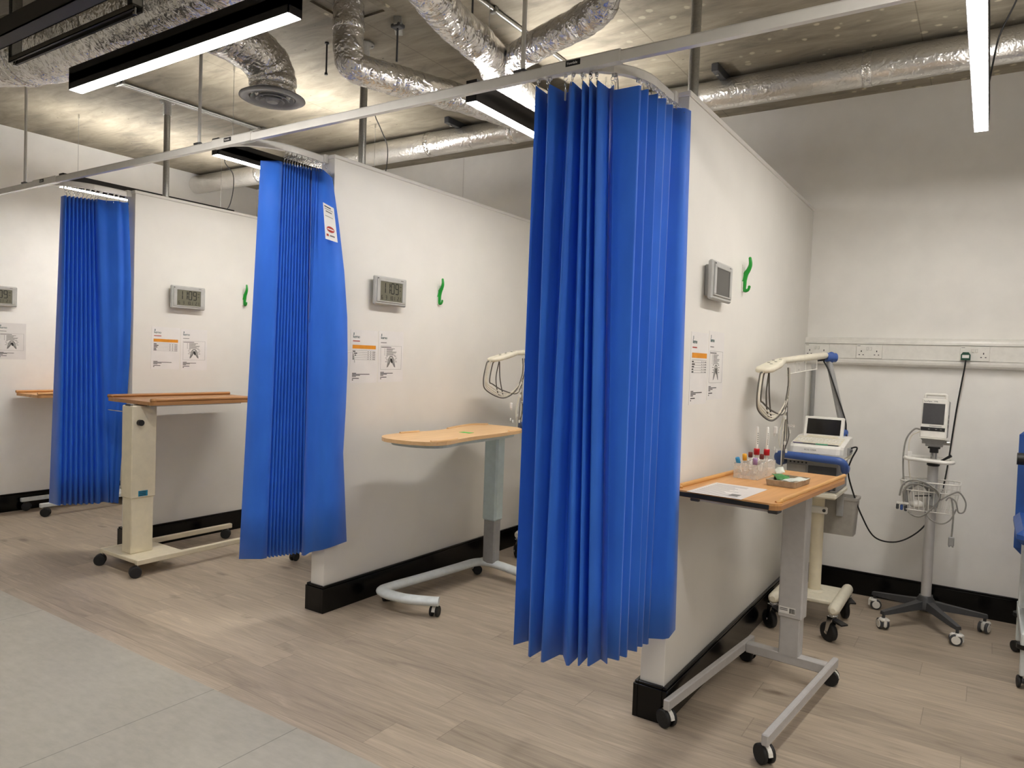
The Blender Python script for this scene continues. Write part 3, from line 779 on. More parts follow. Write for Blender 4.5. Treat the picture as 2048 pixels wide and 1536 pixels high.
def chest_notice(label, x, y, z, tilt):
    t = sheet('chest_notice', label, x, y, z, tilt, 'laminated notices with a chest diagram'); print_logo(t)
    k = MB(); ink(k, -.088, -.04, .079, .083, 'ink_grey'); k.build('subtitle', t)
    k = MB(); e = .001
    for (y0, y1, z0, z1) in ((-.088, .088, .062, .062 + e), (-.088, .088, -.075, -.075 + e), (-.088, -.088 + e, -.075, .062), (.088 - e, .088, -.075, .062)): ink(k, y0, y1, z0, z1, 'ink_grey')
    k.build('frame_line', t)
    k = MB(); ink(k, -.084, 0, .053, .0565, 'ink')
    for i, w in enumerate((.07, .055, .05, .085, .08, .06, .075)):
        ink(k, -.055, -.052, .045 - i * .0062, .0485 - i * .0062, 'ink'); ink(k, -.04, -.04 + w, .045 - i * .0062, .0482 - i * .0062, 'ink_grey')
    k.build('list_lines', t)
    k = MB()
    for s in (-1, 1):
        pts = [(.004, .004), (.016, .008), (.026, -.006), (.032, -.03), (.036, -.056), (.026, -.052), (.012, -.034), (.005, -.02)]
        k.add([(.0017, .0 + s * a, b_ - .008) for a, b_ in pts], [list(range(8))], M['ink_grey'])
        for i in range(5): k.add([(.0019, s * (.004 + .003 * i), .004 - .006 * i - .008), (.0019, s * (.03 + .002 * i), -.002 - .01 * i - .008), (.0019, s * (.03 + .002 * i), -.0035 - .01 * i - .008), (.0019, s * (.004 + .003 * i), .0025 - .006 * i - .008)], [(0, 1, 2, 3)], M['paper'])
        for i in range(4): ink(k, s * .035 - .008 + s * .006 * (i % 2), s * .035 + .008 + s * .006 * (i % 2), .002 - .011 * i, .0045 - .011 * i, 'ink')
    ink(k, -.012, .012, -.002, .004, 'ink_grey'); k.add([(.002, -.006, -.01), (.002, .008, -.012), (.002, .014, -.032), (.002, .006, -.04), (.002, -.004, -.03)], [(0, 1, 2, 3, 4)], M['ink'])
    k.build('chest_drawing', t)
    k = MB()
    for i, w in enumerate((.03, .105, .055, .025)): ink(k, -.088, -.088 + w, -.093 - i * .006, -.0895 - i * .006, 'ink')
    ink(k, -.088, -.036, -.122, -.118, 'ink'); ink(k, -.088, -.08, -.131, -.126, 'ink')
    k.build('footer_lines', t); return t
table_notice('notice with an orange table on the nearest partition, below the blank clock', PX[0], 2.931, 1.397, 0)
chest_notice('chest diagram notice on the nearest partition, beside its orange table sheet', PX[0], 3.152, 1.411, 0)
table_notice('notice with an orange table on the middle partition, by the curtain tie', PX[1], 2.944, 1.392, .0)
chest_notice('chest diagram notice on the middle partition under the 11:09 clock', PX[1], 3.165, 1.396, .012)
table_notice('notice with an orange table on the far partition above the cream table', PX[2], 2.925, 1.396, -.01)
chest_notice('chest diagram notice on the far partition above the cream table', PX[2], 3.145, 1.391, .008)
table_notice('orange table notice on the side wall at the photo edge, mostly cut off', WL, 2.46, 1.403, 0)
chest_notice('chest diagram notice on the side wall of the end bay', WL, 2.692, 1.406, 0)

# ------------------------------------------------------------------ overbed tables
def twin_caster(parent, x, y, ztop, r=.027, rz=0.0, hub='white_plastic', stem='chrome', w=.044):
    t = MB(); X = Matrix.Translation((x, y, 0)) @ Matrix.Rotation(rz, 4, 'Z')
    t.cyl((0, 0, r + .012), (0, 0, ztop), .006, M[stem], 8, X=X)
    hd = MB(); a = []
    for k in range(9): an = PI * (.02 + .96 * k / 8); a.append((math.cos(an) * (r * 1.02), math.sin(an) * (r * 1.02)))
    n = len(a); vs = [(-w * .18, p[0] + .012, p[1] + r) for p in a] + [(w * .18, p[0] + .012, p[1] + r) for p in a]
    t.add(vs, [list(range(n)), [n + i for i in range(n)]] + [[i, (i + 1) % n, n + (i + 1) % n, n + i] for i in range(n)], M[hub], False, X)
    o = t.build('caster', parent)
    wl = MB()
    for s in (-1, 1):
        x0, x1 = s * w * .2, s * w * .5
        wl.tube([(x0, .012, r), (x0 + s * .002, .012, r), (x1 - s * .003, .012, r), (x1, .012, r)], [r * .9, r, r, r * .86], M['rubber'], 20, X=X)
    wl.build('wheels', o); return o
def bars(mb, x0, x1, y0, y1, z0, z1, mat, e=.004): mb.bx(x0, x1, y0, y1, z0, z1, mat, e)

# --- grey table by the near partition
t1 = thing('overbed_table', 'grey framed overbed table with oak top holding the blood tube rack', 'table', (-.745, 3.07, 0), math.radians(-5.2), 'wheeled overbed tables')
for sx in (-1, 1):
    m_ = MB(); bars(m_, sx * .19 - .0125, sx * .19 + .0125, -.455, .455, .077, .12, M['grey_metal']); m_.build('floor_bar', t1)
m_ = MB(); bars(m_, -.178, .178, .335, .385, .074, .118, M['grey_metal']); m_.build('cross_bar', t1)
m_ = MB(); bars(m_, -.028, .062, .335, .395, .10, .50, M['grey_metal'], .005); m_.build('lower_column', t1)
m_ = MB(); bars(m_, -.036, .07, .328, .402, .285, .892, M['grey_metal'], .006)
up1 = m_.build('upper_column', t1)
k = MB(); k.bx(-.03, .042, .3268, .328, .305, .335, M['label']); lb_ = k.build('barcode_label', up1)
k = MB()
for i in range(14): k.bx(.016 + i * .0018, .016 + i * .0018 + random.choice((.0006, .0012)), .3262, .3268, .309, .331, M['ink'])
for z in (.325, .318): k.bx(-.027, .008, .3262, .3268, z, z + .004, M['ink_grey'])
k.build('barcode', lb_)
m_ = MB(); bars(m_, -.15, .15, -.36, .39, .886, .906, M['grey_metal'], .004)
for sx in (-1, 1):
    for yy in (-.37, .30): m_.bx(sx * .15 - .018, sx * .15 + .018, yy, yy + .05, .884, .908, M['dark_grey'], .003)
m_.build('under_frame', t1)
k = MB(); k.tube([(-.045, .33, .84), (-.045, .33, .80)], .006, M['white_plastic'], 8); k.ball((-.045, .33, .84), .009, M['white_plastic']); k.ball((-.045, .33, .80), .008, M['white_plastic']); k.build('release_lever', t1)
tp = MB().prism(rrect(-.222, .188, -.42, .485, .035), .908, .93, M['oak']).build('tabletop', t1)
m_ = MB(); m_.prism(rrect(-.2235, .1895, -.4215, .4865, .036), .906, .922, M['brown_wood']); m_.bx(-.19, .155, -.4235, -.421, .907, .924, M['rubber'], .001); m_.build('edge_band', tp)
for sx, xx in ((-1, -.212), (1, .178)):
    m_ = MB(); pts = smooth_path([(xx - sx * .010, -.385, .928), (xx, -.37, .934), (xx, -.33, .936), (xx, 0, .936), (xx, .485, .936)], 4)
    m_.tube(pts, .010, M['oak_lip'], 10, squash=(.9, 1.0)); m_.build('raised_lip', tp)
for (cx_, cy_, rz) in ((-.19, -.425, 1.2), (.19, -.425, 1.0), (-.19, .43, 1.5), (.19, .43, 1.7)): twin_caster(t1, cx_, cy_, .09, .036, rz, w=.05)

# --- white table with shaped beech top in the middle bay
t2 = thing('overbed_table', 'white C shaped overbed table with wavy beech top and green sticker', 'table', (-2.62, 3.40, 0), 0, 'wheeled overbed tables')
O2 = V((-2.62, 3.40, 0))
def L2(p): return tuple(V(p) - O2)
base = smooth_path([L2(p) for p in ((-2.425, 3.035, .082), (-2.56, 2.962, .085), (-2.70, 2.945, .085), (-2.785, 2.985, .083), (-2.80, 3.08, .08), (-2.775, 3.30, .08), (-2.738, 3.60, .083), (-2.712, 3.745, .088), (-2.65, 3.80, .09), (-2.56, 3.80, .088), (-2.42, 3.785, .08), (-2.30, 3.765, .074))], 6)
MB().tube(base, .034, M['white_metal'], 16, squash=(.7, 1.22)).build('base_frame', t2)
m_ = MB(); m_.bx(-.045, .045, .365, .435, .09, .42, M['mid_grey'], .008); m_.build('lower_column', t2)
m_ = MB(); m_.bx(-.053, .053, .355, .445, .37, .93, M['paleblue_metal'], .012); m_.build('upper_column', t2)
P2 = [(-2.70, 2.862), (-2.60, 2.848), (-2.50, 2.86), (-2.405, 2.915), (-2.378, 3.0), (-2.400, 3.13), (-2.422, 3.3), (-2.428, 3.5), (-2.44, 3.7), (-2.47, 3.88), (-2.57, 3.985), (-2.70, 4.0), (-2.82, 3.98), (-2.872, 3.88), (-2.85, 3.70), (-2.80, 3.52), (-2.785, 3.40), (-2.80, 3.25), (-2.812, 3.10), (-2.79, 2.95)]
poly = [(p.x, p.y) for p in smooth_path([L2((x, y, 0)) for x, y in P2], 3, True)]
tp2 = MB().prism(poly, .94, .96, M['beech']).build('tabletop', t2)
pc = V((sum(p[0] for p in poly) / len(poly), sum(p[1] for p in poly) / len(poly)))
m_ = MB(); m_.prism([(pc.x + (p[0] - pc.x) * .86, pc.y + (p[1] - pc.y) * .88) for p in poly], .918, .94, M['paleblue_metal']); m_.build('under_tray', t2)
for seg in ((12, 13, 14, 15), (17, 18), (3, 4, 5), (8, 9)):
    pts = smooth_path([L2((P2[i][0] + (.012 if P2[i][0] < -2.6 else -.012), P2[i][1], .961)) for i in seg], 5)
    MB().tube(pts, .008, M['beech'], 8).build('raised_lip', tp2)
k = MB(); k.bx(-.0, .075, .02, .065, .960, .9612, M['tag_green']); k.build('sticker', tp2, 'green sticker')
for (cx_, cy_, rz) in ((.18, -.385, .3), (-.185, -.36, 1.0), (-.1, .41, 2.4), (.3, .355, 2.0)): twin_caster(t2, cx_, cy_, .07, .03, rz, w=.05)

# --- cream table in the third bay, its pale twin in the end bay
def post_table(label, loc, topz, mat, wood, xl, xr, tl, tr, rz0=0.0):
    t = thing('overbed_table', label, 'table', loc, rz0, 'wheeled overbed tables')
    for x in (xl, xr):
        m_ = MB(); bars(m_, x - .016, x + .016, -.46, .49, .075, .108, mat); m_.build('floor_bar', t)
    m_ = MB(); bars(m_, xl + .016, xr - .016, -.46, -.15, .082, .106, mat, .003); m_.build('base_plate', t)
    m_ = MB(); bars(m_, -.052, .053, -.412, -.27, .105, .6, mat, .005); m_.build('lower_column', t)
    m_ = MB(); bars(m_, -.06, .061, -.42, -.262, .455, topz - .03, mat, .005); up = m_.build('upper_column', t)
    k = MB(); k.cyl((.061, -.375, topz - .135), (.085, -.375, topz - .135), .019, M['black'], 18); k.build('tilt_knob', up)
    k = MB(); k.bx(.061, .0622, -.375, -.315, .465, .50, M['teal_label']); k.build('sticker', up)
    k = MB()
    for i in range(3): k.bx(.0622, .0628, -.37, -.325, .47 + i * .01, .474 + i * .01, M['ink'])
    k.build('sticker_print', up)
    k = MB(); k.cyl((-.05, -.40, topz - .075), (-.26, -.40, topz - .075), .004, M['chrome'], 8); k.build('release_lever', t)
    m_ = MB(); m_.bx(.06, .085, -.33, .34, topz - .036, topz - .022, M['galv'], .003); m_.bx(-.085, -.06, -.33, .34, topz - .036, topz - .022, M['galv'], .003); m_.bx(-.03, .03, -.418, -.40, topz - .036, topz - .022, M['dark_grey'], .002)
    m_.build('under_frame', t)
    tp = MB().prism(rrect(tl, tr, -.375, .53, .03), topz - .022, topz, wood).build('tabletop', t)
    for x, sx in ((tl + .012, -1), (tr - .012, 1)):
        MB().tube(smooth_path([(x - sx * .01, -.355, topz), (x, -.34, topz + .008), (x, -.3, topz + .010), (x, .53, topz + .010)], 4), .011, wood, 8).build('raised_lip', tp)
    for (cx_, cy_, rz) in ((xl, -.45, 2.5), (xr, -.45, 2.75), (xl, .46, 2.4), (xr, .46, 2.6)): twin_caster(t, cx_, cy_, .085, .035, rz, 'black', 'chrome', .048)
    return t
post_table('cream overbed table with brown wooden top, empty, between far and middle curtains', (-4.46, 2.85, 0), 1.064, M['cream_metal'], M['brown_wood'], -.21, .20, -.335, .185)
post_table('pale overbed table with oak top in the end bay, mostly behind the dark blue curtain', (-6.49, 3.24, 0), .985, M['white_metal'], M['oak'], -.17, .165, -.21, .19, PI)

# ------------------------------------------------------------------ things on the grey table (top at z = .93)
TZ = .93
sh = MB().bx(-.105, .105, -.1485, .1485, 0, .0006, M['paper']).build('printed_form'); sh.location = (-.822, 2.79, TZ + .0004); sh.rotation_euler = (0, 0, math.radians(-4))
tag(sh, 'white printed form lying at the front of the oak table', 'paper')
k = MB()
for i in range(12): k.bx(-.09, random.uniform(.0, .09), -.13 + i * .022, -.126 + i * .022, .0006, .0009, M['ink_grey'])
k.bx(.04, .075, -.11, -.06, .0006, .0009, M['ink_grey']); k.build('form_lines', sh)
rk = thing('tube_rack', 'clear plastic tube rack holding coloured sample tubes on the oak table', 'rack', (-.845, 3.255, TZ), math.radians(-3))
m_ = MB(); w2, l2, hh, th = .052, .125, .066, .002
m_.bx(-w2, w2, -l2, l2, .001, .003, M['clear']); m_.bx(-w2, w2, -l2, -l2 + th, .003, hh, M['clear']); m_.bx(-w2, w2, l2 - th, l2, .003, hh, M['clear'])
m_.bx(-w2, -w2 + th, -l2 + th, l2 - th, .003, hh, M['clear']); m_.bx(w2 - th, w2, -l2 + th, l2 - th, .003, hh, M['clear']); m_.bx(-w2 + th, w2 - th, -.02, -.018, .003, hh, M['clear'])
m_.build('tray', rk)
m_ = MB()
for zz in (.03, .066):
    for i in range(4):
        for j in range(5): m_.ring((-.036 + .024 * i, .0 + .0255 * j, zz), .0095, .0017, M['white_plastic'], 'z', 12, 5)
m_.build('hole_grid', rk)
def tube_thing(name, label, x, y, z, capmat, h=.075, r=.0065, rx=0, ry=0, caph=.018, capr=.0085, liquid=None):
    t = thing(name, label, 'sample tube', (x, y, z)); t.rotation_euler = (rx, ry, 0)
    MB().lathe([(0, 0), (r * .6, .001), (r, .006), (r, h)], M['clear'], 12).build('tube', t)
    MB().lathe([(0, h - .004), (capr, h - .004), (capr, h + caph * .8), (capr * .86, h + caph), (capr * .4, h + caph), (capr * .35, h + caph * .8), (0, h + caph * .8)], M[capmat], 14).build('cap', t)
    MB().lathe([(r * 1.03, h * .25), (r * 1.03, h * .75)], M['label'], 12).build('label_band', t); return t
tube_thing('sample_tube', 'blue capped sample tube leaning in the clear rack', -.876, 3.16, TZ + .012, 'cyan_cap', .058, ry=-.22, rx=.18, caph=.022, capr=.0095)
tube_thing('sample_tube', 'yellow capped sample tube in the clear rack', -.866, 3.185, TZ + .012, 'yellow_cap', .068, ry=-.05, rx=.12, caph=.024, capr=.0095)
tube_thing('sample_tube', 'maroon capped sample tube nearest the yellow one', -.858, 3.222, TZ + .012, 'brown_cap', .078, rx=.0, caph=.018, capr=.0095)
tube_thing('sample_tube', 'maroon capped sample tube under the second red cap', -.806, 3.205, TZ + .012, 'brown_cap', .076, rx=-.05, caph=.018, capr=.0095)
tube_thing('sample_tube', 'purple capped sample tube in the clear rack', -.82, 3.165, TZ + .012, 'purple_cap', .054, rx=.1, caph=.026, capr=.010)
def swab(label, x, y, rx):
    t = thing('swab_tube', label, 'swab tube', (x, y, TZ + .006)); t.rotation_euler = (rx, 0, 0)
    MB().lathe([(0, 0), (.008, .002), (.008, .092)], M['clear'], 12).build('lower_tube', t)
    MB().lathe([(0, .090), (.0125, .090), (.0125, .114), (.0115, .117), (0, .117)], M['red_cap'], 18).build('cap', t)
    MB().lathe([(.0062, .117), (.0062, .205), (.004, .214), (0, .216)], M['white_plastic'], 12).build('swab_shaft', t)
    k = MB()
    for i in range(6): k.box((.004, -.0052, .14 + i * .009), (.0025, .0012, .004), M['ink'])
    k.build('markings', t); return t
swab('tall white swab tube with a red cap, next to the wall', -.84, 3.255, .02)
swab('tall printed swab tube with a red cap, away from the wall', -.80, 3.262, -.02)
ty = thing('pulp_tray', 'small grey pulp tray with sachets on the oak table', 'tray', (-.675, 3.13, TZ), math.radians(-6)); ty.scale = (.9, .9, .9)
m_ = MB(); m_.prism(rrect(-.062, .062, -.1, .1, .012), .001, .005, M['pulp'])
o_, i_ = rrect(-.07, .07, -.108, .108, .014), rrect(-.062, .062, -.1, .1, .012); n = len(o_)
vs = [(p[0] * .93, p[1] * .95, .001) for p in o_] + [(p[0], p[1], .028) for p in o_] + [(p[0], p[1], .028) for p in i_] + [(p[0] * .96, p[1] * .97, .005) for p in i_]
m_.add(vs, [[a * n + i, a * n + (i + 1) % n, (a + 1) * n + (i + 1) % n, (a + 1) * n + i] for a in range(3) for i in range(n)], M['pulp']); m_.build('bowl', ty)
def sachet(name, label, mat, loc, rz, w, l, rx=0, ry=0):
    vs = []; fs = []; N = 7
    for i in range(N):
        for j in range(N):
            u, v = i / (N - 1) - .5, j / (N - 1) - .5
            puff = .006 * (1 - (2 * u) ** 2) * (1 - (2 * v) ** 2) + .003 * math.sin(9 * u + 4 * v)
            vs.append((u * w, v * l, puff))
    for i in range(N - 1):
        for j in range(N - 1): fs.append([i * N + j, (i + 1) * N + j, (i + 1) * N + j + 1, i * N + j + 1])
    o = MB().add(vs, fs, M[mat], True).build(name); o.location = loc; o.rotation_euler = (rx, ry, rz)
    s = o.modifiers.new('thick', 'SOLIDIFY'); s.thickness = .0015; return tag(o, label, 'sachet')
sachet('wipe_sachet', 'green foil sachet in the pulp tray', 'green_foil', (-.70, 3.145, TZ + .024), .5, .07, .09, .15, .1)
sachet('gauze_sachet', 'white crumpled sachet in the pulp tray', 'white_foil', (-.647, 3.13, TZ + .024), -.25, .075, .10, .05, -.1)
sachet('wipe_packet', 'pale blue and white packet standing behind the clear rack', 'white_foil', (-.775, 3.41, TZ + .016), .3, .04, .05, .5, -.35)

# ------------------------------------------------------------------ ECG trolleys
def brake_caster(parent, x, y, ztop, rz=0):
    r = .05; X = Matrix.Translation((x, y, 0)) @ Matrix.Rotation(rz, 4, 'Z')
    t = MB(); t.lathe([(0, ztop), (.02, ztop), (.022, ztop - .008), (.016, ztop - .016), (0, ztop - .016)], M['chrome'], 16, X)
    for s in (-1, 1):
        t.add([(s * .022, -.012, ztop - .014), (s * .022, .02, ztop - .014), (s * .022, .034, r - .008), (s * .022, .02, r - .012), (s * .019, -.012, ztop - .014), (s * .019, .02, ztop - .014), (s * .019, .034, r - .008), (s * .019, .02, r - .012)], [(0, 1, 2, 3), (4, 5, 6, 7), (0, 1, 5, 4), (1, 2, 6, 5), (2, 3, 7, 6), (3, 0, 4, 7)], M['chrome'], False, X)
    t.bx(-.022, .022, -.016, .024, ztop - .018, ztop - .012, M['chrome'], 0, X)
    t.cyl((-.026, .026, r), (.026, .026, r), .006, M['chrome'], 10, X=X)
    t.add([(-.02, -.012, ztop - .02), (.02, -.012, ztop - .02), (.022, -.075, ztop - .028), (-.022, -.075, ztop - .028), (-.02, -.012, ztop - .032), (.02, -.012, ztop - .032), (.022, -.075, ztop - .036), (-.022, -.075, ztop - .036)], [(0, 1, 2, 3), (4, 5, 6, 7), (0, 1, 5, 4), (1, 2, 6, 5), (2, 3, 7, 6), (3, 0, 4, 7)], M['black'], False, X)
    o = t.build('caster', parent)
    w = MB(); w.tube([(-.014, .026, r), (-.011, .026, r), (.011, .026, r), (.014, .026, r)], [r * .8, r, r, r * .8], M['rubber'], 24, X=X); w.build('wheel', o); return o
def ecg_trolley(label, loc, rz, head=None):
    t = thing('ecg_trolley', label, 'trolley', loc, rz, 'ECG trolleys')
    for s in (-1, 1):
        pts = [(s * .15, -.255, .172), (s * .15, -.245, .172), (s * .15, -.225, .172), (s * .15, .21, .172), (s * .15, .23, .172), (s * .15, .24, .172)]
        MB().tube(pts, [.014, .024, .029, .029, .024, .014], M['cream_plastic'], 16).build('foot', t)
    m_ = MB(); m_.bx(-.15, .15, -.085, .215, .145, .172, M['cream_plastic'], .008); m_.lathe([(.052, .172), (.052, .176), (.038, .184), (.034, .184)], M['cream_plastic'], 24, Matrix.Translation((0, .06, 0))); m_.build('base_plate', t)
    MB().cyl((0, .06, .17), (0, .06, .80), .033, M['cream_metal'], 24).build('column', t)
    k = MB(); k.bx(-.055, .055, .016, .030, .615, .655, M['white_plastic'], .006)
    for dx in (-.038, .038): k.cyl((dx, .012, .635), (dx, .02, .635), .009, M['dark_grey'], 12)
    k.build('column_clamp', t)
    m_ = MB(); m_.bx(-.135, .13, -.20, .16, .735, .765, M['cream_plastic'], .008); m_.build('lower_shelf', t)
    m_ = MB(); m_.bx(-.13, .125, -.17, .15, .765, .925, M['mid_grey'], .006)
    m_.bx(-.125, -.03, -.176, -.169, .84, .9, M['bin_grey'], .002); m_.bx(-.02, .12, -.176, -.169, .78, .90, M['dark_grey'], .002); m_.build('housing', t)
    k = MB()
    for i in range(5): k.box((-.11 + i * .02, -.175, .912), (.008, .004, .008), M['black'])
    k.build('port_row', t)
    MB().bx(-.15, .15, -.22, .16, .925, .945, M['cream_plastic'], .008).build('top_shelf', t)
    hb = round_path([(-.155, -.10, .905), (-.165, -.20, .905), (-.165, -.245, .955), (.165, -.245, .945), (.165, -.20, .89), (.155, -.10, .895)], .05, 6)
    MB().tube(hb, .02, M['blue_rail'], 14).build('handle', t, 'blue padded handle')
    # bin hanging behind the column
    o_ = rrect(.0, .185, .12, .25, .02); i2 = rrect(.012, .173, .13, .24, .015); nn = len(o_)
    m_ = MB(); vs = [(.0925 + (p[0] - .0925) * .88, .185 + (p[1] - .185) * .85, .49) for p in o_] + [(p[0], p[1], .69) for p in o_] + [(.0925 + (p[0] - .0925) * 1.06, .185 + (p[1] - .185) * 1.06, .69) for p in o_] + [(.0925 + (p[0] - .0925) * 1.06, .185 + (p[1] - .185) * 1.06, .705) for p in o_] + [(p[0], p[1], .705) for p in i2] + [(.0925 + (p[0] - .0925) * .86, .185 + (p[1] - .185) * .83, .495) for p in i2]
    m_.add(vs, [[a * nn + i, a * nn + (i + 1) % nn, (a + 1) * nn + (i + 1) % nn, (a + 1) * nn + i] for a in range(5) for i in range(nn)] + [list(range(nn)), [5 * nn + i for i in range(nn)]], M['bin_grey']); m_.build('storage_bin', t)
    k = MB(); k.bx(.085, .12, .10, .112, .60, .73, M['mid_grey'], .002); k.build('strap', t)
    # jointed cable arm
    A = MB(); A.cyl((.10, .13, 1.015), (.10, .13, 1.065), .022, M['blue_rail'], 18); A.bx(.055, .115, .10, .16, .945, 1.02, M['black'], .006); A.ball((.10, .13, 1.065), .024, M['blue_rail']); A.build('lower_joint', t)
    MB().tube([(.10, .13, 1.06), (.095, .135, 1.09), (-.005, .185, 1.46), (-.01, .19, 1.475)], [.019, .019, .017, .016], M['mid_grey'], 16).build('lower_arm', t)
    A = MB(); A.cyl((-.02, .165, 1.482), (.025, .205, 1.482), .026, M['blue_rail'], 20); A.ball((.005, .185, 1.482), .03, M['blue_rail'], sc=(.8, .8, 1.1)); A.cyl((-.03, .155, 1.478), (-.055, .135, 1.474), .018, M['black'], 16); A.build('elbow_joint', t)
    A = MB(); d0, d1 = V((-.02, .16, 1.492)), V((-.135, -.40, 1.448)); hd = head or V((-.165, -.62, 1.40))
    A.tube([d0, d0.lerp(d1, .05), d0.lerp(d1, .5), d1], [.018, .021, .021, .018], M['cream_plastic'], 12, squash=(.9, 1.0)); A.build('upper_arm', t)
    # flattened head
    dirv = (hd - d1).normalized(); side = V((dirv.y, -dirv.x, 0)).normalized(); upv = side.cross(dirv).normalized()
    H_ = MB(); ln = (hd - d1).length; prof = [(-.03, .018, .016), (.0, .022, .018), (.05, .036, .018), (.10, .046, .018), (ln - .03, .048, .017), (ln - .005, .040, .014), (ln + .012, .02, .008)]
    vs = []; N = 14
    for s_, wd, ht in prof:
        c_ = d1 + dirv * s_ + V((0, 0, -.004))
        for k_ in range(N):
            a = 2 * PI * k_ / N; ca, sa = math.cos(a), math.sin(a)
            ex = math.copysign(abs(ca) ** .6, ca) * wd; ez = math.copysign(abs(sa) ** .6, sa) * ht
            vs.append(tuple(c_ + side * ex + upv * ez))
    fs = [[i * N + k_, i * N + (k_ + 1) % N, (i + 1) * N + (k_ + 1) % N, (i + 1) * N + k_] for i in range(len(prof) - 1) for k_ in range(N)] + [list(range(N)), [(len(prof) - 1) * N + k_ for k_ in range(N)]]
    H_.add(vs, fs, M['cream_plastic'], True); ho = H_.build('lead_head', t)
    k = MB()
    for i in range(5):
        c_ = d1 + dirv * (.03 + .03 * i) + upv * .0145; k.box(tuple(c_ + side * (.012 * ((i % 2) * 2 - 1))), (.012, .012, .002), M['ink_grey'])
    k.build('head_marks', ho)
    # clear strip holder under the upper arm
    k = MB(); a0, a1 = d0.lerp(d1, .2), d0.lerp(d1, .85)
    k.add([tuple(a0 + V((0, 0, -.02))), tuple(a1 + V((0, 0, -.02))), tuple(a1 + V((0, 0, -.075))), tuple(a0 + V((0, 0, -.07)))], [(0, 1, 2, 3)], M['clear'])
    for f in (0, .4, .75, 1.0): p = a0.lerp(a1, f); k.tube([tuple(p + V((0, 0, -.018))), tuple(p + V((0, 0, -.072)))], .002, M['white_plastic'], 5)
    k.tube([tuple(a0 + V((0, 0, -.07))), tuple(a1 + V((0, 0, -.075)))], .003, M['white_plastic'], 5); k.build('electrode_strip_holder', t)
    k = MB(); k.tube(smooth_path([(-.03, .165, 1.46), (.005, .15, 1.40), (.06, .13, 1.26), (.108, .115, 1.13), (.112, .12, 1.06), (.14, .06, 1.0), (.15, .03, .97)], 6), .0045, M['cable_black'], 6); k.build('arm_cable', t)
    for (x, y, rz_) in ((-.15, -.225, .9), (.15, -.225, .95), (-.15, .205, .7), (.15, .205, .5)): brake_caster(t, x, y, .148, rz_)
    return t
TR1 = (-.762, 4.25, 0)
ecg1 = ecg_trolley('ECG trolley with blue handle and jointed cable arm behind the oak table', TR1, 0)
TR2 = (-2.565, 4.50, 0)
ecg2 = dup(ecg1, TR2, 'ECG trolley mostly hidden behind the widest curtain in the middle bay', 0)

def ecg_machine(label, base):
    t = thing('ecg_machine', label, 'ECG machine', (base[0], base[1], .946), 0, 'ECG machines on their trolleys')
    # wedge body
    xs = .135; N = 8
    prof = [(-.195, .0), (-.205, .02), (-.20, .05), (-.185, .062), (.05, .098), (.14, .098), (.15, .08), (.15, 0)]
    vs = []; cols_ = [(-xs, .80), (-xs + .012, .95), (-xs + .03, 1.0), (xs - .03, 1.0), (xs - .012, .95), (xs, .80)]
    for x, f in cols_:
        for (y, z) in prof: vs.append((x, y * (f if y < 0 else 1), .003 + z * (.55 + .45 * f if z > .03 else 1)))
    n = len(prof)
    fs = [[i * n + k, i * n + (k + 1) % n, (i + 1) * n + (k + 1) % n, (i + 1) * n + k] for i in range(len(cols_) - 1) for k in range(n)] + [list(range(n)), [(len(cols_) - 1) * n + k for k in range(n)]]
    MB().add(vs, fs, M['white_plastic']).build('body', t)
    sl = (.098 - .062) / (.05 + .185)
    Kx = axes((1, 0, 0), (0, 1, sl), (0, -sl, 1), (0, -.185, .0655))
    kb = MB(); kb.box((0, .10, .001), (.235, .16, .004), M['cream_plastic'], .002, Kx); ko = kb.build('keyboard', t)
    k = MB()
    for r_ in range(4):
        for c_ in range(13):
            k.box((-.102 + c_ * .017 + .003 * (r_ % 2), .055 + r_ * .026, .0042), (.013, .016, .003), M['white_plastic'], .001, Kx)
    k.build('keys', ko)
    k = MB(); k.box((0, .012, .0025), (.225, .006, .005), M['dark_grey'], .001, Kx)
    k.box((-.09, .010, .004), (.05, .006, .005), M['purple_key'], .001, Kx); k.box((.03, .010, .004), (.06, .008, .006), M['green_key'], .001, Kx); k.build('function_keys', ko)
    text_mesh('model_lettering', 'ECG 1350K', .0125, M['ink_grey'], t, axes((1, 0, 0), (0, .12, .99), (0, -.99, .12), (-.05, -.2035, .036)))
    k = MB(); k.box((-.058, -.2075, .020), (.008, .001, .005), M['ink_red']); k.build('maker_dot', t)
    text_mesh('maker_lettering', 'NIHON KOHDEN', .0098, M['ink'], t, axes((1, 0, 0), (0, .05, 1), (0, -1, .05), (-.05, -.2085, .016)))
    ang = math.radians(18); Sx = axes((1, 0, 0), (0, math.sin(ang), math.cos(ang)), (0, -math.cos(ang), math.sin(ang)), (-.0, .012, .092))
    s = MB(); s.box((0, .056, -.008), (.205, .125, .014), M['white_plastic'], .004, Sx); so = s.build('screen_lid', t)
    MB().box((0, .060, .0), (.172, .088, .002), M['screen'], 0, Sx).build('display', so)
    k = MB(); k.bx(-.08, .08, .0, .02, .088, .102, M['cream_plastic'], .004); k.build('hinge', t)
    k = MB(); k.bx(xs - .002, xs + .012, -.04, .06, .01, .05, M['mid_grey'], .003)
    for i in range(3): k.box((xs + .013, -.02 + i * .03, .03), (.004, .014, .014), M['dark_grey'], .002)
    k.build('side_ports', t)
    return t
em1 = ecg_machine('white ECG machine with upright dark screen on the trolley behind the oak table', (TR1[0] + .012, TR1[1]))
dup(em1, (TR2[0] + .012, TR2[1], .946), 'white ECG machine on the trolley hidden behind the widest curtain', 0)

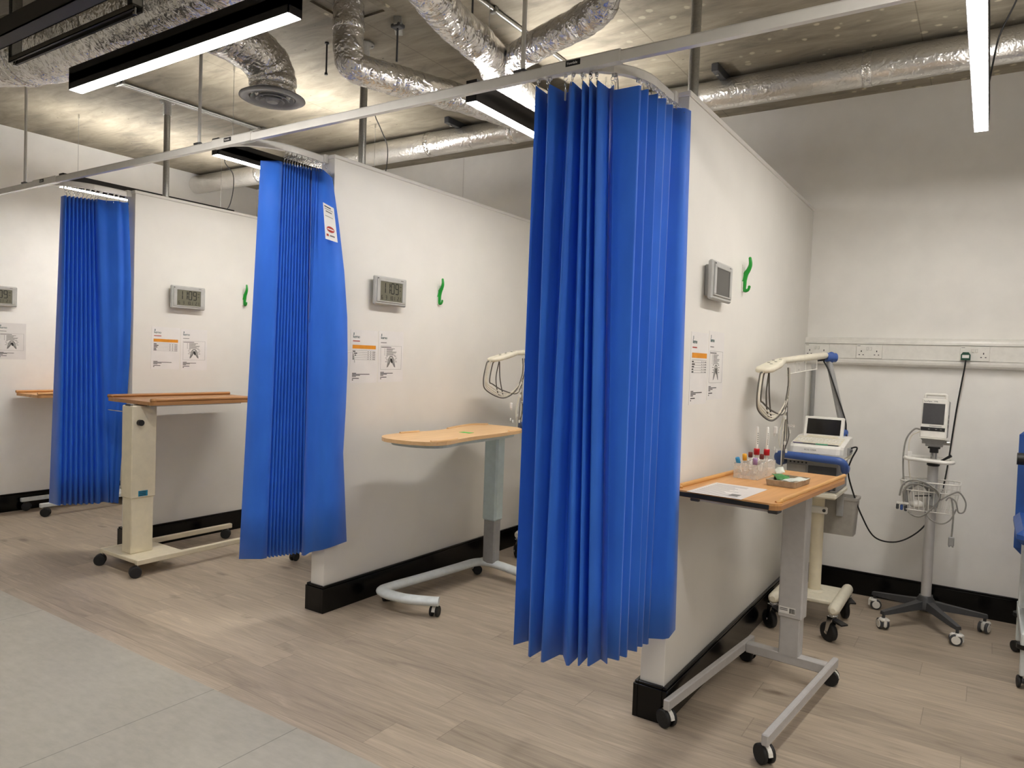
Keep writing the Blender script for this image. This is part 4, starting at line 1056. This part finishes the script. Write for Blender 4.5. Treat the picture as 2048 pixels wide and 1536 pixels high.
def leads(label, base, tail=True):
    t = thing('ecg_leads', label, 'cables', (base[0] - .155, base[1] - .52, 1.40), 0, 'looped ECG lead sets')
    rnd = random.Random(5)
    def loop(pts, r, mat, nm): MB().tube(smooth_path(pts, 7), r, M[mat], 6).build(nm, t)
    for i, (mat, w, dp, dy) in enumerate((('cable_cream', .0, .245, .0), ('cable_cream', .012, .235, .015), ('cable_dark', -.02, .255, -.01), ('cable_cream', .02, .22, .02), ('cable_dark', .05, .205, .01))):
        loop([(.04, .215 + dy, .015), (.045, .215 + dy, -.08), (.04, .15 + dy, -.18 - .01 * i), (.015, .02, -dp), (-.008, -.12 + w, -dp * .8), (-.012, -.155 + w, -.14), (-.01, -.13 + w, -.03), (-.005, -.11 + w, -.012)], .0042, mat, 'lead_loop')
    loop([(.0, -.02, -.012), (.0, -.05, -.12), (.005, -.03, -.22), (.01, .01, -.245)], .004, 'cable_dark', 'lead_loop')
    loop([(.0, -.015, -.012), (.004, -.01, -.12), (.008, .02, -.22), (.01, .03, -.24)], .004, 'cable_dark', 'lead_loop')
    k = MB(); k.box((.04, .195, -.205), (.014, .02, .03), M['white_plastic'], .004); k.box((.04, .19, -.245), (.016, .018, .022), M['white_plastic'], .004); k.build('lead_clip', t)
    if tail:
        for i in range(6):
            ox = rnd.uniform(-.012, .012); oy = rnd.uniform(-.02, .02)
            z1 = -.44 + rnd.uniform(-.05, .04) if i < 4 else -.50
            loop([(.045, .205, -.02), (.044 + ox * .2, .20, -.16), (.04 + ox, .19 + oy, -.26), (.04 + ox * 2, .18 + oy * 2, -.34), (.038 + ox, .175 + oy, z1)], .0028, 'cable_dark' if i % 2 else 'cable_cream', 'lead_wire')
        k = MB()
        for i in range(7): k.box((.03 + rnd.uniform(-.03, .04), .18 + rnd.uniform(-.05, .05), -.30 - rnd.uniform(0, .12)), (.010, .012, .02), M['white_plastic'], .003)
        k.box((.01, .13, -.31), (.02, .012, .04), M['label'], .004); k.box((.075, .18, -.285), (.035, .006, .016), M['clear'], .002); k.build('lead_connectors', t)
    return t
leads('grey and cream ECG leads looped over the trolley arm above the oak table', TR1)
leads('ECG leads looped over the half hidden trolley arm in the middle bay', TR2)

# ------------------------------------------------------------------ monitor stand
MX, MY = -.238, 4.663
ms = thing('monitor_stand', 'five legged wheeled stand with white handle and wire basket by the back wall', 'stand', (MX, MY, 0))
hub = MB(); hub.lathe([(0, .085), (.05, .085), (.055, .10), (.05, .135), (.034, .16), (.034, .165), (0, .165)], M['dark_grey'], 24); hub.build('hub', ms)
legs = [(-.182, -.24), (.163, -.248), (.282, .067), (.009, .27), (-.268, .108)]
for i, (dx, dy) in enumerate(legs):
    d = V((dx, dy, 0)); n_ = d.normalized(); s = V((-n_.y, n_.x, 0)); lg = MB(); vs = []
    for f, wd, z0, z1 in ((.1, .026, .095, .14), (.35, .022, .092, .128), (.92, .016, .082, .105), (1.04, .014, .082, .10)):
        c_ = d * f
        for o_s, z in ((-1, z0), (1, z0), (1, z1), (-1, z1)): vs.append(tuple(c_ + s * wd * o_s * (.8 if z == z1 else 1) + V((0, 0, z))))
    fs = [[a * 4 + k, a * 4 + (k + 1) % 4, a * 4 + 4 + (k + 1) % 4, a * 4 + 4 + k] for a in range(3) for k in range(4)] + [(0, 1, 2, 3), (12, 13, 14, 15)]
    lg.add(vs, fs, M['dark_grey']); lo_ = lg.build('leg', ms)
    cs = MB(); X = Matrix.Translation(d) @ Matrix.Rotation(.6 + i * 1.1, 4, 'Z'); r = .03
    cs.cyl((0, 0, .045), (0, 0, .088), .008, M['dark_grey'], 10, X=X)
    cs.box((0, .0, r + .008), (.018, .066, .05), M['white_plastic'], .010, X); cs.box((0, -.006, r + .024), (.05, .04, .018), M['white_plastic'], .007, X)
    co = cs.build('caster', ms)
    wl = MB()
    for q in (-1, 1):
        wl.tube([(q * .009, .006, r), (q * .012, .006, r), (q * .022, .006, r), (q * .024, .006, r)], [r * .9, r, r, r * .85], M['dark_grey'], 20, X=X)
        wl.tube([(q * .024, .006, r), (q * .0265, .006, r)], [r * .72, r * .66], M['white_plastic'], 18, X=X)
    wl.build('wheels', co)
pl = MB(); pl.cyl((0, 0, .165), (0, 0, .90), .026, M['grey_metal'], 24); pl.build('pole', ms)
pl = MB(); pl.cyl((0, 0, .90), (0, 0, .97), .017, M['chrome'], 20); pl.lathe([(.026, .895), (.032, .90), (.032, .915), (.018, .92)], M['black'], 22); pl.cyl((0, 0, .97), (0, 0, .995), .022, M['black'], 18); pl.box((0, 0, .998), (.06, .05, .008), M['black'], .002); pl.build('inner_pole', ms)
pl = MB(); pl.tube([(.015, -.01, .915), (.045, -.03, .935), (.085, -.04, .965)], [.006, .006, .008], M['black'], 8); pl.build('clamp_lever', ms)
hp = round_path([(0, .03, .935), (-.10, .03, .937), (-.14, -.02, .936), (-.13, -.075, .933), (.08, -.08, .926), (.10, -.02, .928), (.07, .03, .932), (0, .03, .935)], .04, 5)
MB().tube(hp, .0125, M['white_plastic'], 12, squash=(.9, 1.0)).build('handle', ms, 'white oval handle')
k = MB(); k.bx(-.05, .05, -.085, .03, .926, .934, M['white_plastic'], .003); k.bx(-.012, -.004, -.07, -.06, .934, .936, M['ink']); k.bx(.02, .028, -.07, -.06, .934, .936, M['ink']); k.build('handle_plate', ms)
# wire basket
bk = MB(); 
def bask(z, f): return [(p[0] * f, p[1] * f - .03, z) for p in rrect(-.145, .135, -.10, .085, .03, 4)]
for z, f, r in ((.815, 1.02, .0036), (.765, 1.0, .003), (.655, .86, .003)): bk.tube(bask(z, f), r, M['white_plastic'], 6, closed=True)
top, bot = bask(.815, 1.02), bask(.655, .86)
def along(P, u):
    n = len(P); L_ = [ (V(P[(i + 1) % n]) - V(P[i])).length for i in range(n)]; s = u * sum(L_)
    for i in range(n):
        if s <= L_[i]: return V(P[i]).lerp(V(P[(i + 1) % n]), s / max(L_[i], 1e-9))
        s -= L_[i]
    return V(P[0])
for i in range(34):
    u = i / 34; bk.tube([along(top, u), along(bot, u)], .0021, M['white_plastic'], 5)
for i in range(9):
    x = -.10 + i * .024; bk.tube([(x, -.112, .655), (x, .04, .655)], .0017, M['white_plastic'], 5)
bk.build('basket', ms, 'white wire basket')

# patient monitor on its tilt mount
pm_ = thing('patient_monitor', 'patient monitor with dark grey screen on top of the wheeled stand', 'monitor', (MX, MY, 1.002))
til = math.radians(8); yaw = math.radians(8)
k = MB(); k.box((0, -.005, .012), (.085, .045, .016), M['mid_grey'], .003); k.cyl((-.06, -.01, .028), (.075, -.01, .028), .012, M['galv'], 16); k.cyl((-.03, -.01, .028), (.02, -.01, .028), .016, M['galv'], 16); k.build('tilt_mount', pm_)
B = Matrix.Translation((0, -.015, .045)) @ Matrix.Rotation(yaw * -1, 4, 'Z') @ Matrix.Rotation(-til, 4, 'X')
k = MB(); k.box((0, -.01, -.002), (.125, .11, .006), M['white_plastic'], .002, B); k.add([(-.06, -.05, -.004), (.06, -.05, -.004), (.04, -.01, -.03), (-.04, -.01, -.03), (-.06, .03, -.004), (.06, .03, -.004)], [(0, 1, 2, 3), (3, 2, 5, 4), (0, 3, 4), (1, 5, 2)], M['mid_grey'], False, B)
k.build('mount_plate', pm_)
k = MB(); k.box((0, .0, .115), (.115, .085, .215), M['mid_grey'], .010, B); bo = k.build('body', pm_)
k = MB(); k.box((0, -.048, .11), (.13, .02, .22), M['white_plastic'], .006, B); k.build('front_bezel', pm_)
MB().box((-.004, -.0585, .135), (.106, .003, .115), M['screen_grey'], 0, B).build('display', pm_)
k = MB(); k.box((-.002, -.0585, .05), (.118, .003, .02), M['black'], 0, B)
for dx in (-.02, .015, .038): k.box((dx, -.0602, .05), (.009, .001, .005), M['ink_grey'], 0, B)
k.box((.01, -.0585, .067), (.06, .001, .003), M['ink_grey'], 0, B); k.build('key_strip', pm_)
text_mesh('maker_lettering', 'SureSigns   VM6', .0105, M['ink'], pm_, B @ axes((1, 0, 0), (0, 0, 1), (0, -1, 0), (-.056, -.0584, .2005)))
k = MB(); k.tube(round_path([(-.052, -.045, .215), (-.052, -.05, .243), (.052, -.05, .243), (.052, -.045, .215)], .01, 4), .008, M['white_plastic'], 10, X=B); k.build('carry_handle', pm_)
k = MB()
for i in range(3): k.box((.0585, -.01, .13 - i * .028), (.003, .04, .018), M['dark_grey'], .001, B)
k.build('side_ports', pm_)

# cuff, sensor and grey cables in the basket
cu = thing('cuff_bundle', 'folded grey blood pressure cuff in the wire basket', 'cuff', (MX - .045, MY - .03, .665))
k = MB(); k.tube(smooth_path([(-.07, -.03, .01), (-.075, -.035, .08), (-.03, -.02, .135), (.03, -.0, .12), (.06, .01, .06), (.05, 0, .01)], 5), .030, M['mid_grey'], 12, squash=(.6, 1.2)); k.build('folded_cuff', cu)
k = MB(); k.ball((-.02, -.055, .02), .026, M['white_plastic'], sc=(1.5, .9, .9)); k.build('inflation_bulb', cu)
k = MB(); k.bx(-.02, .06, -.062, -.056, .065, .071, M['black'], .001, Matrix.Rotation(-.15, 4, 'Y')); k.build('black_strap', cu)
sp = thing('finger_sensor', 'dark blue and white connectors hanging at the basket corner', 'sensor', (MX - .135, MY - .115, .645))
k = MB()
for i in range(3): k.box((.02 * i - .02, .006 * i, .02 - .004 * i), (.014, .02, .03), M['blue_rail'] if i == 1 else M['dark_grey'], .003)
k.box((.004, 0, .04), (.06, .02, .012), M['white_plastic'], .003); k.build('connector_block', sp)
gc = thing('monitor_cables', 'grey monitor cables coiled around the wire basket with a hanging probe', 'cables', (MX, MY, .75))
def gl(pts, r, nm, mat='cable_grey'): MB().tube(smooth_path(pts, 7), r, M[mat], 6).build(nm, gc)
gl([(-.07, -.02, .345), (-.10, -.02, .345), (-.135, -.03, .29), (-.145, -.05, .2), (-.14, -.06, .1), (-.13, -.07, .03)], .0045, 'long_cable')
gl([(-.07, -.02, .335), (-.115, -.04, .30), (-.12, -.04, .2), (-.11, -.05, .1), (-.095, -.06, .04)], .0035, 'long_cable', 'cable_cream')
gl([(-.145, -.145, -.02), (-.13, -.15, .045), (-.08, -.15, .075), (-.01, -.15, .06), (.045, -.15, .01), (.02, -.15, -.06), (-.03, -.15, -.115), (-.07, -.15, -.12), (-.10, -.15, -.10)], .0048, 'coiled_cable')
gl([(-.12, -.14, -.05), (-.115, -.145, .03), (-.06, -.145, .055), (.02, -.145, .03), (.05, -.145, -.02)], .0045, 'coiled_cable')
gl([(.05, -.14, -.02), (.10, -.14, .02), (.135, -.13, .03), (.165, -.12, -.02), (.16, -.12, -.07), (.135, -.13, -.075), (.12, -.14, -.02), (.09, -.14, .0), (.075, -.145, -.02)], .004, 'coiled_cable')
gl([(-.02, -.145, -.09), (.01, -.15, -.13), (.06, -.15, -.145), (.10, -.14, -.12), (.125, -.135, -.06)], .004, 'coiled_cable')
gl([(.10, -.14, .0), (.112, -.14, -.08), (.112, -.14, -.16), (.110, -.14, -.215)], .0045, 'probe_cable')
k = MB(); k.box((.110, -.14, -.235), (.028, .016, .05), M['mid_grey'], .004); k.box((.102, -.14, -.262), (.008, .012, .006), M['mid_grey']); k.box((.118, -.14, -.262), (.008, .012, .006), M['mid_grey']); k.build('probe', gc)
k = MB(); k.box((-.115, -.045, .205), (.022, .006, .03), M['label'], .002); k.build('cable_tag', gc)

# mains cable: socket -> behind the stand -> trolley
mc = thing('mains_cable', 'black mains cable with green plug looping from socket to ECG trolley', 'cable', (-.121, YB - .062, 1.515))
def LM(p): return (p[0] + .121, p[1] - YB + .062, p[2] - 1.515)
k = MB(); k.prism([(-.024, -.02), (.024, -.02), (.024, .012), (.014, .026), (-.014, .026), (-.024, .012)], -.0, .028, M['plug_green'], axes((1, 0, 0), (0, 0, 1), (0, -1, 0), (0, .0, 0))); k.bx(-.017, .017, -.0295, -.028, -.008, .010, M['label'], .0005); k.build('plug', mc)
cab = [(-.121, YB - .075, 1.495), (-.122, YB - .075, 1.46), (-.134, YB - .07, 1.36), (-.15, YB - .06, 1.22), (-.165, YB - .06, 1.05), (-.18, YB - .07, .87), (-.20, YB - .10, .72), (-.235, 4.80, .60), (-.30, 4.73, .50), (-.40, 4.66, .44), (-.50, 4.56, .47), (-.56, 4.46, .60), (-.60, 4.36, .75), (-.615, 4.28, .86), (-.60, 4.26, .93), (-.575, 4.26, .99), (-.585, 4.26, 1.0), (-.615, 4.26, .985)]
MB().tube(smooth_path([LM(p) for p in cab], 8), .0042, M['cable_black'], 8).build('flex', mc)

# ------------------------------------------------------------------ blood taking chairs
def chair(label, loc, rz):
    t = thing('treatment_chair', label, 'chair', loc, rz, 'blue treatment chairs')
    m_ = MB()
    m_.bx(-.18, .18, -.25, .25, .40, .50, M['chair_blue'], .03); m_.build('seat', t)
    X = Matrix.Translation((0, .22, .48)) @ Matrix.Rotation(math.radians(-10), 4, 'X')
    m_ = MB(); m_.bx(-.275, .275, -.04, .05, .02, .68, M['chair_blue'], .04, X); m_.build('backrest', t)
    for s in (-1, 1):
        m_ = MB(); m_.bx(s * .235 - .05, s * .235 + .05, -.34, .20, .66, .73, M['chair_blue'], .025); ar = m_.build('armrest', t)
        k = MB(); k.bx(s * .23 - .02, s * .23 + .02, -.02, .04, .30, .66, M['white_metal'], .006); k.build('arm_post', t); k = MB(); k.cyl((s * .25, .16, 1.0), (s * .285, .16, 1.0), .03, M['black'], 16); k.build('recline_knob', t)
    m_ = MB(); m_.bx(-.22, .22, -.03, .03, .26, .31, M['white_metal'], .006)
    for s in (-1, 1): m_.bx(s * .225 - .02, s * .225 + .02, -.30, .28, .20, .26, M['white_metal'], .006)
    m_.build('frame', t)
    for s in (-1, 1):
        for y in (-.27, .25):
            k = MB(); k.bx(s * .225 - .018, s * .225 + .018, y - .018, y + .018, .06, .21, M['white_metal'], .005); k.cyl((s * .225, y, .185), (s * .225, y, .205), .035, M['black'], 16); k.build('leg', t)
            twin_caster(t, s * .225, y, .07, .028, .4 + y, 'black', 'chrome', .046)
    X = Matrix.Translation((0, -.26, .43)) @ Matrix.Rotation(math.radians(-62), 4, 'X')
    m_ = MB(); m_.bx(-.18, .18, -.30, .0, -.03, .03, M['chair_blue'], .02, X); m_.build('leg_rest', t)
    return t
ch = chair('blue padded treatment chair at the photo edge beside the monitor stand', (.42, 4.26, 0), 0)
chair('blue treatment chair in the cream table bay, hidden behind the middle curtain', (-3.615, 3.50, 0), 0)

# ------------------------------------------------------------------ ducts and ceiling services
def duct(label, path, r, seams, mat='foil', k=10, n=24, name='foil_duct'):
    t = thing(name, label, 'duct', tuple(path[0]), 0)
    o = V(path[0]); P = [V(p) - o for p in path]
    Q = smooth_path(P, k) if len(P) > 2 else [P[0].lerp(P[1], i / 40) for i in range(41)]
    rr = [r * (1 + .018 * math.sin(i * 2.1) + .012 * math.sin(i * 5.3)) for i in range(len(Q))]
    MB().tube(Q, rr, M[mat], n).build('duct_run', t)
    for s in seams:
        i = min(int(s * (len(Q) - 1)), len(Q) - 2); d = (Q[i + 1] - Q[i]).normalized() * .022
        MB().tube([Q[i] - d, Q[i] - d * .9, Q[i] + d * .9, Q[i] + d], [r * 1.01, r * 1.045, r * 1.045, r * 1.01], M['tape'], n).build('tape_band', t)
    return t
duct('long silver duct running along the top of the back wall', [(WL, 4.32, 3.035), (XR + 2.5, 4.32, 3.035)], .088, (.12, .3, .38, .47, .60, .68, .75), 'foil_smooth')
duct('silver duct dropping from the ceiling beside the round diffuser and bending towards the back wall', [(-2.742, 2.565, 3.139), (-2.742, 2.567, 3.02), (-2.742, 2.575, 2.90), (-2.735, 2.615, 2.845), (-2.675, 2.83, 2.845), (-2.625, 2.99, 2.85), (-2.55, 3.3, 2.865), (-2.52, 3.7, 2.9), (-2.50, 4.25, 3.0)], .076, (.12, .5, .56, .7))
duct('silver trunk duct directly above the light behind the nearest curtain', [(-2.30, 4.25, 3.01), (-2.28, 3.85, 2.93), (-2.21, 3.35, 2.83), (-2.10, 3.05, 2.80), (-1.99, 2.80, 2.79)], .095, (.5, .93))
duct('silver branch duct of the Y junction running towards the aisle', [(-2.01, 2.85, 2.79), (-1.95, 2.60, 2.79), (-1.915, 2.35, 2.79), (-1.84, 2.11, 2.79), (-1.76, 1.8, 2.80), (-1.68, 1.5, 2.83)], .077, (.22, .25, .55))
duct('silver branch duct of the Y junction rising into the ceiling over the rail label', [(-1.97, 2.84, 2.79), (-1.85, 2.775, 2.79), (-1.64, 2.69, 2.79), (-1.46, 2.628, 2.79), (-1.36, 2.585, 2.80), (-1.315, 2.56, 2.85), (-1.31, 2.555, 2.95), (-1.31, 2.555, 3.139)], .064, (.2, .45, .62))
duct('large silver supply duct over the aisle beside the big linear light', [(-5.4, 1.40, 2.92), (-4.9, 1.48, 2.91), (-4.5, 1.62, 2.90), (-4.1, 1.77, 2.90), (-3.6, 1.80, 2.90), (-3.08, 1.815, 2.90), (-2.75, 1.80, 2.91), (-2.5, 1.72, 2.93), (-2.36, 1.5, 2.95), (-2.34, 1.2, 2.95)], .165, (.3, .55, .72, .82))
dd = duct('silver flexible duct ending in the round grey ceiling diffuser', [(-3.15, 1.86, 2.93), (-3.19, 2.05, 2.955), (-3.225, 2.25, 2.96), (-3.25, 2.42, 2.945), (-3.26, 2.51, 2.89), (-3.26, 2.526, 2.83), (-3.26, 2.526, 2.765)], .118, (.25, .6, .82))
do = V((-3.15, 1.86, 2.93)); T_ = Matrix.Translation(V((-3.26, 2.526, 2.75)) - do)
k = MB(); k.lathe([(.118, .03), (.125, .012), (.168, .004), (.170, -.002), (.160, -.008), (.122, -.004), (.115, .016)], M['diffuser'], 40, T_); df = k.build('diffuser_flange', dd, 'grey round diffuser flange')
for i, (ro, ri, z) in enumerate(((.112, .090, -.006), (.086, .066, -.012), (.062, .044, -.018))):
    MB().lathe([(ro, z + .004), (ro - .001, z), (ri, z + .022), (ri + .003, z + .024)], M['diffuser'], 36, T_, smooth=False, close=True).build('diffuser_cone', dd)
MB().lathe([(0, -.024), (.028, -.022), (.040, -.006), (.036, .006), (0, .012)], M['diffuser'], 30, T_, smooth=False).build('diffuser_core', dd)
MB().lathe([(0, .028), (.117, .028)], M['dark_grey'], 30, T_).build('damper', dd)
# black tray and strut trapeze beside the large duct
ct = thing('cable_tray', 'black cable tray hung over the aisle in front of the large silver duct', 'cable tray', (-3.6, 1.30, 2.60))
k = MB(); k.bx(-1.3, 1.2, -.03, -.026, 0, .068, M['fixture']); k.bx(-1.3, 1.2, .026, .03, 0, .068, M['fixture']); k.bx(-1.3, 1.2, -.03, .03, 0, .004, M['fixture']); k.build('channel', ct)
k = MB()
for x in (-1.0, 0, 1.0): k.cyl((x, 0, .004), (x, 0, ZC - 2.60), .004, M['galv'], 8)
k.build('drop_rods', ct)
st = thing('strut_trapeze', 'slotted steel trapeze frame under the large silver duct', 'bracket', (-3.34, 1.545, 2.70))
k = MB(); k.bx(-.53, .53, -.02, -.017, 0, .022, M['strut']); k.bx(-.53, .53, .017, .02, 0, .022, M['strut']); k.bx(-.53, .53, -.02, .02, .019, .022, M['strut']); k.bx(-.53, .53, -.02, -.011, 0, .003, M['strut']); k.bx(-.53, .53, .011, .02, 0, .003, M['strut']); k.build('cross_channel', st)
for x in (-.51, .51):
    k = MB(); k.bx(x - .02, x - .017, -.02, .02, .022, ZC - 2.70, M['galv']); k.bx(x + .017, x + .02, -.02, .02, .022, ZC - 2.70, M['galv']); k.bx(x - .02, x + .02, .017, .02, .022, ZC - 2.70, M['galv']); k.build('upright_channel', st)
    k = MB(); k.cyl((x, 0, -.012), (x, 0, .02), .009, M['chrome'], 6); k.build('bolt', st)
# ceiling conduits
cn = thing('ceiling_conduit', 'twin galvanised conduits across the ceiling past the far post', 'conduit', (-4.86, 0, ZC - .014))
for dx in (-.018, .018): MB().cyl((dx - .03, 0.6, 0), (dx + .02, 3.64, 0), .0105, M['galv'], 12).build('pipe', cn)
for y in (1.4, 2.55, 3.6): MB().bx(-.05, .05, y, y + .02, -.014, .013, M['galv'], .003).build('saddle_clip', cn)
MB().bx(-.035, .06, 3.63, 3.71, -.02, .013, M['galv'], .004).build('junction_box', cn)
cn = thing('ceiling_conduit', 'single galvanised conduit crossing the ceiling behind the Y shaped duct', 'conduit', (-2.125, 0, ZC - .014))
MB().cyl((0, 1.6, 0), (0, 3.9, 0), .0115, M['galv'], 12).build('pipe', cn)
for y in (2.0, 2.93, 3.7): MB().bx(-.02, .02, y, y + .025, -.018, .013, M['galv'], .004).build('saddle_clip', cn)
def hanger(label, x, y, ln, plate):
    t = thing('hanger_rod', label, 'rod', (x, y, ZC))
    k = MB(); k.cyl((0, 0, 0), (0, 0, -ln), .005, M['dark_grey'], 8); k.build('threaded_rod', t)
    if plate:
        k = MB(); k.bx(-.11, .03, -.02, .02, -.04, 0, M['galv'], .002, Matrix.Rotation(-.9, 4, 'Z')); k.bx(-.03, .03, -.024, .024, -.05, -.03, M['dark_grey'], .004); k.build('strut_bracket', t)
    else:
        k = MB(); k.cyl((0, 0, -ln), (0, 0, -ln + .012), .009, M['dark_grey'], 6); k.cyl((0, 0, -.01), (0, 0, 0), .012, M['dark_grey'], 8); k.build('nuts', t)
hanger('thin dark threaded rod hanging between the diffuser and the dropping duct', -3.18, 2.82, .18, False)
hanger('dark threaded rod with steel bracket behind the dropping duct', -2.63, 2.80, .22, True)
hanger('dark threaded rod at the top beside the branch duct towards the aisle', -2.15, 2.80, .12, False)
for x, y, lab in ((-3.36, 4.16, 'black duct bracket above the long duct, between the middle and nearest curtains'), (-1.395, 4.15, 'black duct bracket above the long duct beside the nearest post')):
    t = thing('duct_bracket', lab, 'bracket', (x, y, ZC))
    k = MB(); k.bx(-.02, .02, -.05, .30, -.045, -.0, M['dark_grey'], .003); k.build('channel', t)
    k = MB(); k.cyl((0, .0, -.055), (0, .0, -.04), .010, M['galv'], 6); k.build('bolt', t)
# slab opening edge around the dropping duct
k = MB()
for (x0, x1, y0, y1) in ((-.17, .17, -.17, -.13), (-.17, .17, .13, .17), (-.17, -.13, -.13, .13), (.13, .17, -.13, .13)): k.bx(x0, x1, y0, y1, -.012, 0, M['concrete'])
o = k.build('trim_3'); o.location = (-2.745, 2.56, ZC); struct(o)

# ------------------------------------------------------------------ camera and render look
cam = D.cameras.new('camera'); co = D.objects.new('camera', cam); COL.objects.link(co)
F = 1445.65; cam.sensor_width = 36; cam.sensor_fit = 'HORIZONTAL'; cam.lens = F / 2048 * 36; cam.clip_start = .05
yaw_, pit, rol = -.583, -.035, .0358
fw = V((math.sin(yaw_) * math.cos(pit), math.cos(yaw_) * math.cos(pit), math.sin(pit)))
rt = fw.cross(V((0, 0, 1))).normalized(); up = rt.cross(fw)
r2 = rt * math.cos(rol) + up * math.sin(rol); u2 = -rt * math.sin(rol) + up * math.cos(rol)
co.matrix_world = axes(r2, u2, -fw, (0, 0, 1.41))
SC.camera = co
w = D.worlds.new('world'); w.use_nodes = True; w.node_tree.nodes['Background'].inputs[0].default_value = (.05, .05, .05, 1); w.node_tree.nodes['Background'].inputs[1].default_value = .2
SC.world = w
SC.view_settings.view_transform = 'Standard'; SC.view_settings.look = 'None'; SC.view_settings.gamma = 1.0; SC.view_settings.exposure = 1.47
SC.view_settings.use_curve_mapping = False
SC.cycles.use_denoising = True
SC.cycles.max_bounces = 7
SC.cycles.glossy_bounces = 3
SC.cycles.transmission_bounces = 4
SC.cycles.caustics_reflective = False
SC.cycles.caustics_refractive = False
